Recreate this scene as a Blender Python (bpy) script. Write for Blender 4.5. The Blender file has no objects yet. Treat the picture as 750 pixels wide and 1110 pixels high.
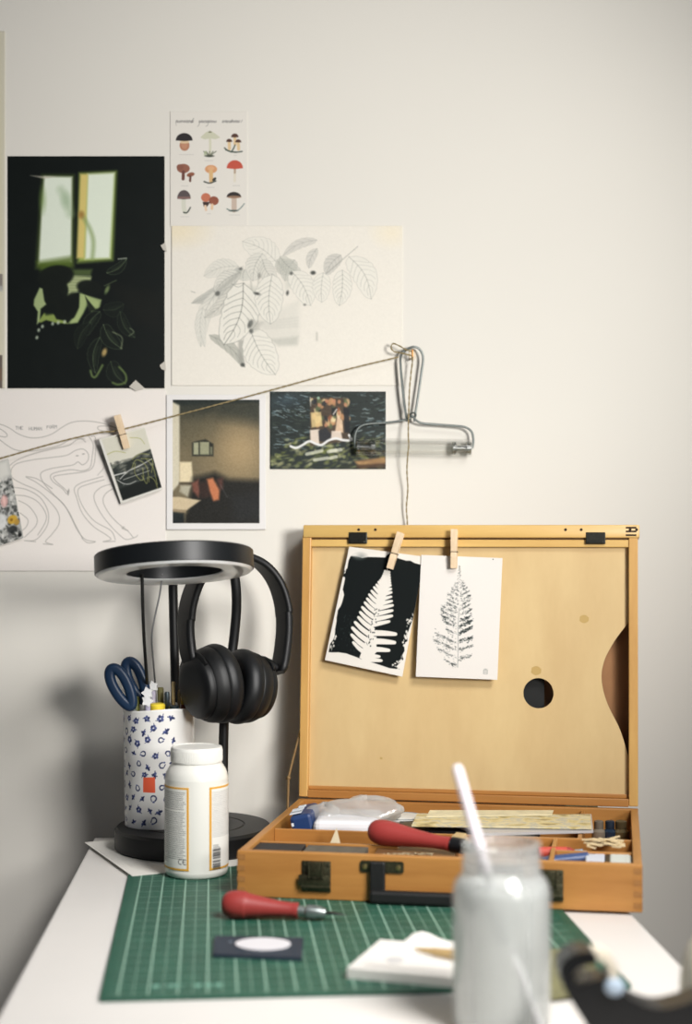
import bpy, bmesh, math, random
import numpy as np
from mathutils import Vector, Matrix
from mathutils.geometry import tessellate_polygon
rnd = random.Random(7)
PI = math.pi
F, CX, HY, CZ = 1700.0, 375.0, 573.0, 1.15     # focal length in pixels, centre column, horizon row, camera height
DESK_Z = 0.75; MAT_Z = 0.7532
scene = bpy.context.scene
col = scene.collection

# ------------------------------------------------------------------ placement helpers
def P(px, py, Y): return Vector(((px-CX)/F*Y, Y, CZ-(py-HY)/F*Y))
def T(px, py, z=DESK_Z):
    Y = (CZ-z)*F/(py-HY); return Vector(((px-CX)/F*Y, Y, z))
def PL(px, py, o, n):                          # where the sight line meets a plane
    d = Vector(((px-CX)/F, 1.0, -(py-HY)/F)); c = Vector((0, 0, CZ))
    return c + d*((o-c).dot(n)/d.dot(n))
WA, WB = 2.103, 0.0547
WN = Vector((WB, -1, 0)).normalized()          # wall normal towards the room
WU = Vector((1, WB, 0)).normalized()
WO = Vector((0, WA, 0))
def W(px, py, off=0.0): return PL(px, py, WO+WN*off, WN)
def lin(c): return tuple(((x/12.92) if x <= .04045 else ((x+.055)/1.055)**2.4) for x in c[:3])
def h2(s): return tuple(int(s[i:i+2], 16)/255 for i in (0, 2, 4))

# ------------------------------------------------------------------ materials
MATS = {}
def M(name, c=(.8,.8,.8), rough=.6, metal=0.0, var=0.0, scale=40, bump=0.0, trans=0.0, ior=1.45, coat=0.0, sss=0.0, sheen=0.0):
    if name in MATS: return MATS[name]
    m = bpy.data.materials.new(name); m.use_nodes = True
    nt = m.node_tree; b = nt.nodes['Principled BSDF']
    L = lin(c)
    b.inputs['Base Color'].default_value = (*L, 1); b.inputs['Roughness'].default_value = rough
    b.inputs['Metallic'].default_value = metal; b.inputs['IOR'].default_value = ior
    b.inputs['Transmission Weight'].default_value = trans; b.inputs['Coat Weight'].default_value = coat
    if sss: b.inputs['Subsurface Weight'].default_value = sss; b.inputs['Subsurface Radius'].default_value = (.01,.01,.01)
    tc = nt.nodes.new('ShaderNodeTexCoord')
    if var or bump:
        n = nt.nodes.new('ShaderNodeTexNoise'); n.inputs['Scale'].default_value = scale; n.inputs['Detail'].default_value = 5
        nt.links.new(tc.outputs['Object'], n.inputs['Vector'])
        if var:
            r = nt.nodes.new('ShaderNodeMapRange'); r.inputs['From Min'].default_value = .3; r.inputs['From Max'].default_value = .7
            r.inputs['To Min'].default_value = 1-var; r.inputs['To Max'].default_value = 1+var
            nt.links.new(n.outputs['Fac'], r.inputs['Value'])
            x = nt.nodes.new('ShaderNodeVectorMath'); x.operation = 'SCALE'; x.inputs[0].default_value = L
            nt.links.new(r.outputs['Result'], x.inputs['Scale']); nt.links.new(x.outputs['Vector'], b.inputs['Base Color'])
        if bump:
            u = nt.nodes.new('ShaderNodeBump'); u.inputs['Strength'].default_value = bump; u.inputs['Distance'].default_value = .001
            nt.links.new(n.outputs['Fac'], u.inputs['Height']); nt.links.new(u.outputs['Normal'], b.inputs['Normal'])
    MATS[name] = m; return m
def wood(name, c1, c2, axis=0, scale=9, rough=.5, stretch=14, bump=.05):
    m = bpy.data.materials.new(name); m.use_nodes = True; nt = m.node_tree; b = nt.nodes['Principled BSDF']
    b.inputs['Roughness'].default_value = rough
    tc = nt.nodes.new('ShaderNodeTexCoord'); mp = nt.nodes.new('ShaderNodeMapping')
    s = [scale*stretch]*3; s[axis] = scale; mp.inputs['Scale'].default_value = s
    n = nt.nodes.new('ShaderNodeTexNoise'); n.inputs['Scale'].default_value = 1; n.inputs['Detail'].default_value = 7; n.inputs['Roughness'].default_value = .62
    r = nt.nodes.new('ShaderNodeValToRGB'); r.color_ramp.elements[0].position = .3; r.color_ramp.elements[1].position = .72
    r.color_ramp.elements[0].color = (*lin(c2), 1); r.color_ramp.elements[1].color = (*lin(c1), 1)
    nt.links.new(tc.outputs['Object'], mp.inputs['Vector']); nt.links.new(mp.outputs['Vector'], n.inputs['Vector'])
    nt.links.new(n.outputs['Fac'], r.inputs['Fac']); nt.links.new(r.outputs['Color'], b.inputs['Base Color'])
    u = nt.nodes.new('ShaderNodeBump'); u.inputs['Strength'].default_value = bump; u.inputs['Distance'].default_value = .0005
    nt.links.new(n.outputs['Fac'], u.inputs['Height']); nt.links.new(u.outputs['Normal'], b.inputs['Normal'])
    MATS[name] = m; return m
def printed(name, rough=.6, coat=0.0):          # ink colours held by the print itself
    m = bpy.data.materials.new(name); m.use_nodes = True; nt = m.node_tree; b = nt.nodes['Principled BSDF']
    a = nt.nodes.new('ShaderNodeVertexColor'); a.layer_name = 'ink'
    nt.links.new(a.outputs['Color'], b.inputs['Base Color']); b.inputs['Roughness'].default_value = rough
    b.inputs['Coat Weight'].default_value = coat; b.inputs['Specular IOR Level'].default_value = .18
    MATS[name] = m; return m

# ------------------------------------------------------------------ mesh building
class MB:
    def __init__(s, mat=None): s.v = []; s.f = []; s.m = []; s.sm = []; s.M = mat or Matrix.Identity(4)
    def add(s, vs, fs, mi=0, smooth=True, M=None):
        k = len(s.v); A = s.M @ M if M is not None else s.M
        s.v += [A @ Vector(v) for v in vs]
        for f in fs: s.f.append([i+k for i in f]); s.m.append(mi); s.sm.append(smooth)
        return s
    def box(s, c, d, mi=0, rot=None, bev=.001, M=None, seg=2):
        bm = bmesh.new(); bmesh.ops.create_cube(bm, size=1)
        bmesh.ops.scale(bm, vec=Vector(d), verts=bm.verts)
        bev = min(bev, min(d)*.45)
        if bev > 0: bmesh.ops.bevel(bm, geom=bm.edges[:], offset=bev, segments=seg, profile=.5, affect='EDGES')
        A = Matrix.Translation(Vector(c)) @ (rot.to_4x4() if rot is not None else Matrix.Identity(4))
        if M is not None: A = M @ A
        bm.verts.index_update()
        s.add([v.co.copy() for v in bm.verts], [[v.index for v in f.verts] for f in bm.faces], mi, False, A); bm.free(); return s
    def lathe(s, prof, mi=0, M=None, n=48, smooth=True, cap=True, wob=None, arc=None):
        vs = []; fs = []
        for (r, z) in prof:
            for i in range(n):
                a = 2*PI*i/n; rr, zz = (r, z) if wob is None else wob(r, z, a)
                vs.append((rr*math.cos(a), rr*math.sin(a), zz))
        for j in range(len(prof)-1):
            for i in range(n):
                i2 = (i+1) % n; fs.append([j*n+i, j*n+i2, (j+1)*n+i2, (j+1)*n+i])
        if cap:
            if prof[0][0] > 1e-6: fs.append([i for i in range(n)][::-1])
            if prof[-1][0] > 1e-6: fs.append([(len(prof)-1)*n+i for i in range(n)])
        return s.add(vs, fs, mi, smooth, M)
    def sweep(s, pts, sec, mi=0, up=None, closed=False, cap=True, smooth=True, scl=None, M=None):
        pts = [Vector(p) for p in pts]; n = len(pts); k = len(sec); vs = []; fs = []; N = None
        for i, p in enumerate(pts):
            a = pts[(i-1) % n] if (closed or i) else p; b = pts[(i+1) % n] if (closed or i < n-1) else p
            t = (b-a).normalized()
            if up is not None: N = (Vector(up) - t*Vector(up).dot(t)).normalized()
            elif N is None:
                q = Vector((0,0,1)) if abs(t.z) < .9 else Vector((1,0,0)); N = (q - t*q.dot(t)).normalized()
            else: N = (N - t*N.dot(t)).normalized()
            B = t.cross(N); g = scl[i] if scl else 1.0
            for (x, y) in sec: vs.append(p + N*(x*g) + B*(y*g))
        for i in range(n if closed else n-1):
            for j in range(k):
                a = i*k+j; b = i*k+(j+1) % k; c = ((i+1) % n)*k+(j+1) % k; d = ((i+1) % n)*k+j
                fs.append([a, b, c, d])
        if cap and not closed: fs.append([j for j in range(k)][::-1]); fs.append([(n-1)*k+j for j in range(k)])
        return s.add(vs, fs, mi, smooth, M)
    def tube(s, pts, r, mi=0, k=10, **kw):
        return s.sweep(pts, [(r*math.cos(2*PI*i/k), r*math.sin(2*PI*i/k)) for i in range(k)], mi, **kw)
    def plate(s, outer, th, mi=0, holes=(), M=None, smooth=False):   # outline in local xy, thickness along +z
        loops = [[Vector((x, y, 0)) for x, y in outer]] + [[Vector((x, y, 0)) for x, y in h] for h in holes]
        flat = [p for l in loops for p in l]; n = len(flat)
        tris = tessellate_polygon(loops)
        vs = [(p.x, p.y, th) for p in flat] + [(p.x, p.y, 0) for p in flat]; fs = []
        for t in tris: fs.append(list(t)); fs.append([i+n for i in t][::-1])
        k = 0
        for l in loops:
            m = len(l)
            for i in range(m): a = k+i; b = k+(i+1) % m; fs.append([a, a+n, b+n, b])
            k += m
        return s.add(vs, fs, mi, smooth, M)
    def ellipsoid(s, c, d, mi=0, M=None, n=20):
        pr = [(math.sin(PI*i/n), -math.cos(PI*i/n)) for i in range(n+1)]
        A = Matrix.Translation(Vector(c)) @ Matrix.Diagonal((*d, 1))
        return s.lathe(pr, mi, (M @ A) if M is not None else A, 2*n, cap=False)
    def build(s, name, mats, parent=None, smooth_angle=35, world=None):
        me = bpy.data.meshes.new(name)
        if parent is not None: inv = parent['_m'] if False else WORLD[parent.name].inverted(); org = None
        else:
            xs = [v.x for v in s.v]; ys = [v.y for v in s.v]; zs = [v.z for v in s.v]
            org = Vector(((min(xs)+max(xs))/2, (min(ys)+max(ys))/2, min(zs)))
            if world is not None: inv = world.inverted()
            else: world = Matrix.Translation(org); inv = world.inverted()
        me.from_pydata([tuple(inv @ v) for v in s.v], [], s.f)
        me.polygons.foreach_set('material_index', s.m); me.polygons.foreach_set('use_smooth', s.sm)
        for m in (mats if isinstance(mats, (list, tuple)) else [mats]): me.materials.append(m)
        bm = bmesh.new(); bm.from_mesh(me); bmesh.ops.recalc_face_normals(bm, faces=bm.faces[:]); bm.to_mesh(me); bm.free()
        me.update()
        if any(s.sm): 
            try: me.set_sharp_from_angle(angle=math.radians(smooth_angle))
            except Exception: pass
        o = bpy.data.objects.new(name, me); col.objects.link(o)
        if parent is not None: o.parent = parent; WORLD[o.name] = WORLD[parent.name].copy()
        else: o.matrix_world = world; WORLD[o.name] = world.copy()
        return o
WORLD = {}
def thing(name, loc, label, cat, rot=None, group=None):
    o = bpy.data.objects.new(name, None); col.objects.link(o); o.empty_display_size = .03
    A = Matrix.Translation(Vector(loc)) @ (rot.to_4x4() if rot is not None else Matrix.Identity(4))
    o.matrix_world = A; WORLD[o.name] = A
    return tag(o, label, cat, group)
def tag(o, label, cat, group=None):
    o['label'] = label; o['category'] = cat
    if group: o['group'] = group
    return o
def struct(o): o['kind'] = 'structure'; return o

def cr(pts, n=8, closed=False):                # smooth curve through the points
    pts = [tuple(map(float, p)) for p in pts]; out = []; m = len(pts)
    for i in range(m if closed else m-1):
        g = lambda j: pts[j % m] if closed else pts[min(max(j, 0), m-1)]
        a, b, c, d = g(i-1), g(i), g(i+1), g(i+2)
        for k in range(n):
            t = k/n
            out.append(tuple(.5*((2*b[q])+(-a[q]+c[q])*t+(2*a[q]-5*b[q]+4*c[q]-d[q])*t*t+(-a[q]+3*b[q]-3*c[q]+d[q])*t**3) for q in range(len(b))))
    if not closed: out.append(pts[-1])
    return out

# ------------------------------------------------------------------ printed pictures
class Canvas:
    def __init__(s, x0, y0, x1, y1, k=1.0, bg=(1,1,1)):
        s.x0, s.y0, s.x1, s.y1, s.k = x0, y0, x1, y1, k
        s.w = int(round((x1-x0)*k))+1; s.h = int(round((y1-y0)*k))+1
        X, Y = np.meshgrid(np.linspace(x0, x1, s.w), np.linspace(y0, y1, s.h)); s.X, s.Y = X, Y
        s.a = np.ones((s.h, s.w, 3))*np.array(bg); s.rs = np.random.RandomState(3)
    def mix(s, al, c, sl=None):
        if sl is None: sl = (slice(None), slice(None))
        al = np.clip(al, 0, 1)[..., None]; s.a[sl] = s.a[sl]*(1-al) + np.array(c)*al
    def win(s, xa, ya, xb, yb):
        sx = (s.w-1)/(s.x1-s.x0); sy = (s.h-1)/(s.y1-s.y0)
        i0 = max(0, int((xa-s.x0)*sx)-1); i1 = min(s.w, int((xb-s.x0)*sx)+3); j0 = max(0, int((ya-s.y0)*sy)-1); j1 = min(s.h, int((yb-s.y0)*sy)+3)
        return (slice(j0, max(j0, j1)), slice(i0, max(i0, i1)))
    def ell(s, cx, cy, rx, ry, c, al=1, ang=0, soft=.5):
        R = max(rx, ry)+soft*2; sl = s.win(cx-R, cy-R, cx+R, cy+R); X = s.X[sl]-cx; Y = s.Y[sl]-cy
        if X.size == 0: return
        a = math.radians(ang); u = X*math.cos(a)+Y*math.sin(a); v = -X*math.sin(a)+Y*math.cos(a)
        d = (np.sqrt((u/rx)**2+(v/ry)**2)-1)*min(rx, ry)
        s.mix(al*np.clip(.5-d/(2*soft), 0, 1), c, sl)
    def poly(s, pts, c, al=1, soft=.5):
        pts = np.array(pts, float); sl = s.win(pts[:,0].min()-soft*2, pts[:,1].min()-soft*2, pts[:,0].max()+soft*2, pts[:,1].max()+soft*2)
        X = s.X[sl]; Y = s.Y[sl]
        if X.size == 0: return
        ins = np.zeros(X.shape, bool); d = np.full(X.shape, 1e9); n = len(pts)
        for i in range(n):
            (xa, ya), (xb, yb) = pts[i], pts[(i+1) % n]
            cond = ((ya > Y) != (yb > Y)); ins ^= cond & (X < (xb-xa)*(Y-ya)/((yb-ya) if yb != ya else 1e-9)+xa)
            d = np.minimum(d, s._seg(X, Y, xa, ya, xb, yb))
        d = np.where(ins, -d, d); s.mix(al*np.clip(.5-d/(2*soft), 0, 1), c, sl)
    def _seg(s, X, Y, xa, ya, xb, yb):
        dx, dy = xb-xa, yb-ya; L = dx*dx+dy*dy+1e-12; t = np.clip(((X-xa)*dx+(Y-ya)*dy)/L, 0, 1)
        return np.hypot(X-xa-t*dx, Y-ya-t*dy)
    def line(s, pts, w, c, al=1, soft=.45):
        pts = np.array(pts, float); m = w/2+soft*2
        sl = s.win(pts[:,0].min()-m, pts[:,1].min()-m, pts[:,0].max()+m, pts[:,1].max()+m); X = s.X[sl]; Y = s.Y[sl]
        if X.size == 0: return
        d = np.full(X.shape, 1e9)
        for i in range(len(pts)-1): d = np.minimum(d, s._seg(X, Y, *pts[i], *pts[i+1]))
        s.mix(al*np.clip((w/2+soft-d)/(2*soft), 0, 1), c, sl)
    def noise(s, amp, f=1, sl=None):
        h, w = s.h, s.w; g = s.rs.rand(int(h/f)+3, int(w/f)+3)
        yy = np.linspace(0, h/f, h); xx = np.linspace(0, w/f, w); y0 = yy.astype(int); x0 = xx.astype(int); fy = (yy-y0)[:,None]; fx = (xx-x0)[None]
        v = (g[y0][:,x0]*(1-fy)*(1-fx)+g[y0+1][:,x0]*fy*(1-fx)+g[y0][:,x0+1]*(1-fy)*fx+g[y0+1][:,x0+1]*fy*fx)-.5
        if amp: s.a += amp*v[..., None]
        return v
    def colors(s):
        a = np.clip(s.a, 0, 1); l = np.where(a <= .04045, a/12.92, ((a+.055)/1.055)**2.4)
        return np.concatenate([l, np.ones(l.shape[:2]+(1,))], 2).reshape(-1, 4).astype(np.float32)
FONT = {  # small stroke letters in a 4 x 6 cell
 'A':[[(0,6),(2,0),(4,6)],[(1,4),(3,4)]],'B':[[(0,0),(0,6),(3,6),(4,5),(3,3),(0,3)],[(3,3),(4,1.5),(3,0),(0,0)]],'C':[[(4,1),(2,0),(0,2),(0,4),(2,6),(4,5)]],
 'E':[[(4,0),(0,0),(0,6),(4,6)],[(0,3),(3,3)]],'F':[[(4,0),(0,0),(0,6)],[(0,3),(3,3)]],'H':[[(0,0),(0,6)],[(4,0),(4,6)],[(0,3),(4,3)]],
 'M':[[(0,6),(0,0),(2,3),(4,0),(4,6)]],'N':[[(0,6),(0,0),(4,6),(4,0)]],'O':[[(2,0),(0,2),(0,4),(2,6),(4,4),(4,2),(2,0)]],
 'R':[[(0,6),(0,0),(3,0),(4,1.5),(3,3),(0,3)],[(2,3),(4,6)]],'T':[[(0,0),(4,0)],[(2,0),(2,6)]],'U':[[(0,0),(0,5),(2,6),(4,5),(4,0)]]}
def write(cv, txt, x, y, s, w, c, al=1, adv=5.5, slope=0):
    for ch in txt:
        for st in FONT.get(ch, []): cv.line([(x+p[0]*s, y+p[1]*s+slope*(p[0]*s)) for p in st], w, c, al, soft=.3)
        x += adv*s; y += slope*adv*s
def sheet(name, cv, f, th, mat, parent=None, back=None):
    """a printed sheet: cv colours a grid of points f(u,v) (u right, v down, 0..1); th thickness behind it; f(u,v,off)"""
    h, w = cv.h, cv.w; vs = []
    for j in range(h):
        for i in range(w): vs.append(f(i/(w-1), j/(h-1), 0.0))
    fs = [[j*w+i, (j+1)*w+i, (j+1)*w+i+1, j*w+i+1] for j in range(h-1) for i in range(w-1)]
    nF = len(fs)
    rim = [i for i in range(w)] + [j*w+w-1 for j in range(1, h)] + [(h-1)*w+i for i in range(w-2, -1, -1)] + [j*w for j in range(h-2, 0, -1)]
    uv = {**{i: (i/(w-1), 0) for i in range(w)}}
    base = len(vs)
    for r in rim:
        j, i = divmod(r, w); vs.append(f(i/(w-1), j/(h-1), th))
    n = len(rim)
    for q in range(n): fs.append([rim[q], rim[(q+1) % n], base+(q+1) % n, base+q])
    # back face in strips along the sheet
    bidx = {r: base+q for q, r in enumerate(rim)}
    for j in range(h-1): fs.append([bidx[j*w], bidx[j*w+w-1], bidx[(j+1)*w+w-1], bidx[(j+1)*w]])
    me = bpy.data.meshes.new(name)
    if parent is not None: A = WORLD[parent.name]
    else:
        c = vs[0]*.25+vs[w-1]*.25+vs[(h-1)*w]*.25+vs[h*w-1]*.25; c = Vector((c.x, c.y, min(v.z for v in vs))); A = Matrix.Translation(c)
    inv = A.inverted()
    me.from_pydata([tuple(inv @ v) for v in vs], [], fs)
    at = me.color_attributes.new('ink', 'FLOAT_COLOR', 'POINT')
    c = cv.colors(); edge = np.tile(c[rim].mean(0)*0+np.array((*lin(back or (.9,.88,.84)), 1), np.float32), (n, 1))
    at.data.foreach_set('color', np.concatenate([c, edge]).astype(np.float32).ravel())
    sm = [True]*nF + [False]*(len(fs)-nF); me.polygons.foreach_set('use_smooth', sm)
    me.materials.append(mat); me.update()
    o = bpy.data.objects.new(name, me); col.objects.link(o)
    if parent is not None: o.parent = parent
    else: o.matrix_world = A
    WORLD[o.name] = A.copy(); return o
def wall_rect(x0, y0, x1, y1, off=.0012, curl=0.0):
    a, b, c, d = W(x0, y0), W(x1, y0), W(x1, y1), W(x0, y1)
    def f(u, v, t): return (a*(1-u)+b*u)*(1-v) + (d*(1-u)+c*u)*v + WN*(off+curl*(abs(2*u-1)**3)*(abs(2*v-1)**3)-t)
    return f
def wall_quad(q, off=.0012):
    a, b, c, d = [W(*p, off) for p in q]
    def f(u, v, t): return (a*(1-u)+b*u)*(1-v) + (d*(1-u)+c*u)*v - WN*t
    return f
# ------------------------------------------------------------------ the room
plaster = M('painted plaster', (.865,.85,.815), .85, var=.012, scale=3, bump=.06)
floor_wood = wood('floor boards', (.42,.33,.24), (.30,.22,.15), axis=1, scale=2, stretch=6)
b = MB()
def wq(u, z, off): return WO + WU*u + Vector((0,0,z)) + WN*off
vs = [wq(-3,0,0), wq(3,0,0), wq(3,0,-.1), wq(-3,0,-.1)]; vs += [v+Vector((0,0,2.8)) for v in vs]
b.add(vs, [[0,1,5,4],[1,2,6,5],[2,3,7,6],[3,0,4,7],[4,5,6,7],[0,3,2,1]], smooth=False)
struct(b.build('wall_back', plaster))
b = MB(); b.add([(-3,-1.5,0),(3,-1.5,0),(3,1.9,0),(3,2.25,0),(-3,1.95,0)], [[0,1,2,3,4]], smooth=False)
b.add([(-3,-1.5,-.05),(3,-1.5,-.05),(3,2.25,-.05),(-3,1.95,-.05)], [[3,2,1,0]], smooth=False)
struct(b.build('floor', floor_wood))
b = MB(); 
b.box((0,-.007,.045),(5.9,.013,.09),bev=.003, M=Matrix.Translation(WO)@Matrix.Rotation(math.atan(WB),4,'Z'))
struct(b.build('baseboard_back', M('baseboard paint',(.86,.85,.83),.5)))

# ------------------------------------------------------------------ camera, light
cam = bpy.data.cameras.new('camera'); co = bpy.data.objects.new('camera', cam); col.objects.link(co); scene.camera = co
co.location = (0,0,CZ); co.rotation_euler = (PI/2,0,0)
cam.sensor_fit = 'VERTICAL'; cam.sensor_height = 36; cam.sensor_width = 24.32; cam.lens = F/1110*36; cam.shift_y = (HY-555)/1110
cam.clip_start = .02
cam.dof.use_dof = True; cam.dof.focus_distance = 1.93; cam.dof.aperture_fstop = 2.8

def area(name, loc, target, size, power, c, spread=180, sizey=None):
    l = bpy.data.lights.new(name, 'AREA'); l.energy = power; l.color = c; l.shape = 'RECTANGLE'; l.size = size; l.size_y = sizey or size; l.spread = math.radians(spread)
    o = bpy.data.objects.new(name, l); col.objects.link(o); o.location = loc
    o.rotation_euler = (Vector(target)-Vector(loc)).to_track_quat('-Z','Y').to_euler(); return o
def spot(name, loc, target, size, power, c, ang, blend):
    l = bpy.data.lights.new(name, 'SPOT'); l.energy = power; l.color = c; l.shadow_soft_size = size; l.spot_size = math.radians(ang); l.spot_blend = blend
    o = bpy.data.objects.new(name, l); col.objects.link(o); o.location = loc
    o.rotation_euler = (Vector(target)-Vector(loc)).to_track_quat('-Z','Y').to_euler(); return o
spot('window_daylight', (.95,.1,1.45), (.0,2.1,1.47), .25, 220, (1,.978,.945), 48, 1.0)
area('desk_fill', (.70,.55,2.1), (.02,1.42,.75), .6, 6.5, (1,.98,.96), 58)  # soft overhead fill added to brighten the desk, not a known source
w = bpy.data.worlds.new('world'); scene.world = w; w.use_nodes = True
w.node_tree.nodes['Background'].inputs[0].default_value = (.80,.88,1.0,1); w.node_tree.nodes['Background'].inputs[1].default_value = .105
scene.view_settings.view_transform = 'Standard'; scene.view_settings.look = 'None'; scene.view_settings.gamma = 1; scene.view_settings.exposure = 0
scene.cycles.use_denoising = True; scene.cycles.max_bounces = 10; scene.cycles.transparent_max_bounces = 12
scene.cycles.caustics_reflective = False; scene.cycles.caustics_refractive = False; scene.cycles.sample_clamp_indirect = 6

# ------------------------------------------------------------------ desk
DA = math.atan(.0547)                        # the desk is turned with the wall
D0 = Vector((-.3262, 2.030, 0)); DR = Matrix.Translation(D0) @ Matrix.Rotation(DA, 4, 'Z')
white_lam = M('white laminate', (.87,.855,.835), .42, var=.02, scale=6)
desk = thing('desk', D0, 'narrow white laminate desk pushed up to the wall under everything', 'desk', Matrix.Rotation(DA,3,'Z'))
b = MB(DR); b.box((.3,-.56,DESK_Z-.012),(.600,1.12,.024),bev=.003); b.build('desktop', white_lam, desk)
for sx in (.04,.56):
    for sy in (-.06,-1.06):
        b = MB(DR); b.box((sx,sy,(DESK_Z-.0245)/2),(.04,.04,DESK_Z-.025),bev=.003); b.build('leg', white_lam, desk)
b = MB(DR); b.box((.3,-.06,DESK_Z-.055),(.476,.018,.06),bev=.002); b.build('apron', white_lam, desk)

# ------------------------------------------------------------------ cutting mat
def matmat():
    m = bpy.data.materials.new('green cutting mat'); m.use_nodes = True; nt = m.node_tree; b = nt.nodes['Principled BSDF']; N = nt.nodes.new; K = nt.links.new
    tc = N('ShaderNodeTexCoord'); sp = N('ShaderNodeSeparateXYZ'); K(tc.outputs['Object'], sp.inputs[0])
    def mth(op, a, c=None, d=None):
        n = N('ShaderNodeMath'); n.operation = op
        for i, x in enumerate((a, c, d)):
            if x is None: continue
            if hasattr(x, 'links'): K(x, n.inputs[i])
            else: n.inputs[i].default_value = x
        return n.outputs[0]
    def lines(co, per, wd, off=0.0):
        f = mth('FRACT', mth('DIVIDE', mth('ADD', co, 5*per+off), per)); d = mth('MINIMUM', f, mth('SUBTRACT', 1.0, f))
        return mth('LESS_THAN', d, wd/per/2)
    X, Y = sp.outputs[0], sp.outputs[1]
    I = .0254
    x0 = mth('SUBTRACT', X, .0152+0.0); y0 = mth('SUBTRACT', Y, .010)
    a = mth('MULTIPLY', lines(x0, I, .0016), .62); c = mth('MULTIPLY', lines(x0, I/2, .0011), .30)
    d = mth('MULTIPLY', lines(y0, I, .0014), .42); e = mth('MULTIPLY', lines(y0, I/2, .0010), .2)
    g = mth('MAXIMUM', mth('MAXIMUM', a, c), mth('MAXIMUM', d, e))
    ins = mth('MULTIPLY', mth('GREATER_THAN', X, .0135), mth('MULTIPLY', mth('LESS_THAN', X, MW-.0135), mth('GREATER_THAN', Y, .0085)))
    tick = mth('MULTIPLY', mth('MULTIPLY', mth('GREATER_THAN', X, .0075), mth('LESS_THAN', X, .0140)), mth('MULTIPLY', lines(y0, I/2, .0010), .35))
    g = mth('MAXIMUM', mth('MULTIPLY', g, ins), tick)
    n = N('ShaderNodeTexNoise'); n.inputs['Scale'].default_value = 30; n.inputs['Detail'].default_value = 6; K(tc.outputs['Object'], n.inputs['Vector'])
    r = N('ShaderNodeValToRGB'); r.color_ramp.elements[0].position = .3; r.color_ramp.elements[1].position = .75
    r.color_ramp.elements[0].color = (*lin((.085,.285,.222)),1); r.color_ramp.elements[1].color = (*lin((.13,.345,.27)),1); K(n.outputs['Fac'], r.inputs['Fac'])
    x = N('ShaderNodeMix'); x.data_type = 'RGBA'; x.inputs[7].default_value = (*lin((.66,.80,.72)),1); K(r.outputs['Color'], x.inputs[6]); K(g, x.inputs[0])
    K(x.outputs[2], b.inputs['Base Color']); b.inputs['Roughness'].default_value = .55
    return m
MW, MD = .459, .6096
MA = math.radians(4.9); M0 = Vector((-.2086,1.323,DESK_Z)); MR = Matrix.Translation(M0)@Matrix.Rotation(MA,4,'Z')
b = MB(MR)
def rr(w, d, r, n=6, x=0, y=0):
    o = []
    for cx, cy, a0 in ((w-r, r, -90), (w-r, d-r, 0), (r, d-r, 90), (r, r, 180)):
        for i in range(n+1): a = math.radians(a0+90*i/n); o.append((x+cx+r*math.cos(a), y+cy+r*math.sin(a)))
    return o
b.plate(rr(MW,MD,.004), .003, M=Matrix.Translation((0,0,.0001)))
# maker's mark near the front corner: a star flower and a short line of blocks
mk = M('mat print', (.42,.60,.53), .6)
for i in range(6):
    a = i*PI/3; b.plate([(0,0),(.005*math.cos(a-.35),.005*math.sin(a-.35)),(.0095*math.cos(a),.0095*math.sin(a)),(.005*math.cos(a+.35),.005*math.sin(a+.35))], .0001, 1, M=Matrix.Translation((.0625,.033,.0031)))
for i, wd in enumerate((.006,.006,.006)):
    b.plate([(0,0),(wd,0),(wd,.011),(0,.011)], .0001, 1, M=Matrix.Translation((.080+i*.009,.027,.0031)))
b.plate([(0,0),(.006,0),(.006,.012),(0,.012)], .0001, 1, M=Matrix.Translation((.044,.027,.0031)))
tag(b.build('cutting_mat', [matmat(), mk], world=MR), 'green gridded cutting mat lying flat on the white desk', 'cutting mat')

# ------------------------------------------------------------------ loose sheets
paper_w = M('drawing paper', (.86,.85,.82), .8, var=.01, scale=12)
A = Vector((-.244,1.789,MAT_Z+.0001)); a1 = Vector((.91,.41,0)).normalized(); a2 = Vector((-a1.y,a1.x,0))
SM = Matrix(((a1.x,a2.x,0,A.x),(a1.y,a2.y,0,A.y),(0,0,1,A.z),(0,0,0,1)))
b = MB(SM); b.plate([(0,0),(.150,.004),(.150,.214),(0,.21)], .0006); tag(b.build('paper_sheet', paper_w, world=SM), 'loose white paper sheet under the black round lamp base', 'paper')
# ------------------------------------------------------------------ pictures on the wall
matte = printed('matte print', .75); gloss = printed('photo print', .5)
dk = (.045,.075,.062)
def leaf(cv, base, tip, w, fill, al, dark, side=1, veins=6, val=.5, bend=.12):
    b0 = np.array(base, float); t0 = np.array(tip, float); d = t0-b0; L = np.hypot(*d); n = np.array((-d[1], d[0]))/L
    def ax(t): return b0+d*t+n*(bend*L*math.sin(PI*t))*side
    ts = np.linspace(0,1,15); pr = [math.sin(PI*t**.85)**.55 if 0 < t < 1 else 0 for t in ts]
    up = [ax(t)+n*w*p*(1+.05*math.sin(t*40)) for t, p in zip(ts, pr)]; dn = [ax(t)-n*w*p*(1+.05*math.sin(t*37+1)) for t, p in zip(ts, pr)]
    cv.poly(up+dn[::-1], fill, al, .8)
    cv.line(up, .6, dark, val*.62, .4); cv.line(dn, .6, dark, val*.62, .4); cv.line([ax(t) for t in ts], .7, dark, val, .4)
    for k in range(veins):
        t = .12+.72*k/veins
        for s, e in ((1, up), (-1, dn)):
            a = ax(t); m = ax(min(1, t+.08))+s*n*w*.5*math.sin(PI*min(1, t+.08)**.8); z = ax(min(1, t+.19))+s*n*w*.9*math.sin(PI*min(.98, t+.19)**.8)
            cv.line(cr([a, m, z], 3), .6, dark, val*(.75 if s > 0 else .55), .4)
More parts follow.
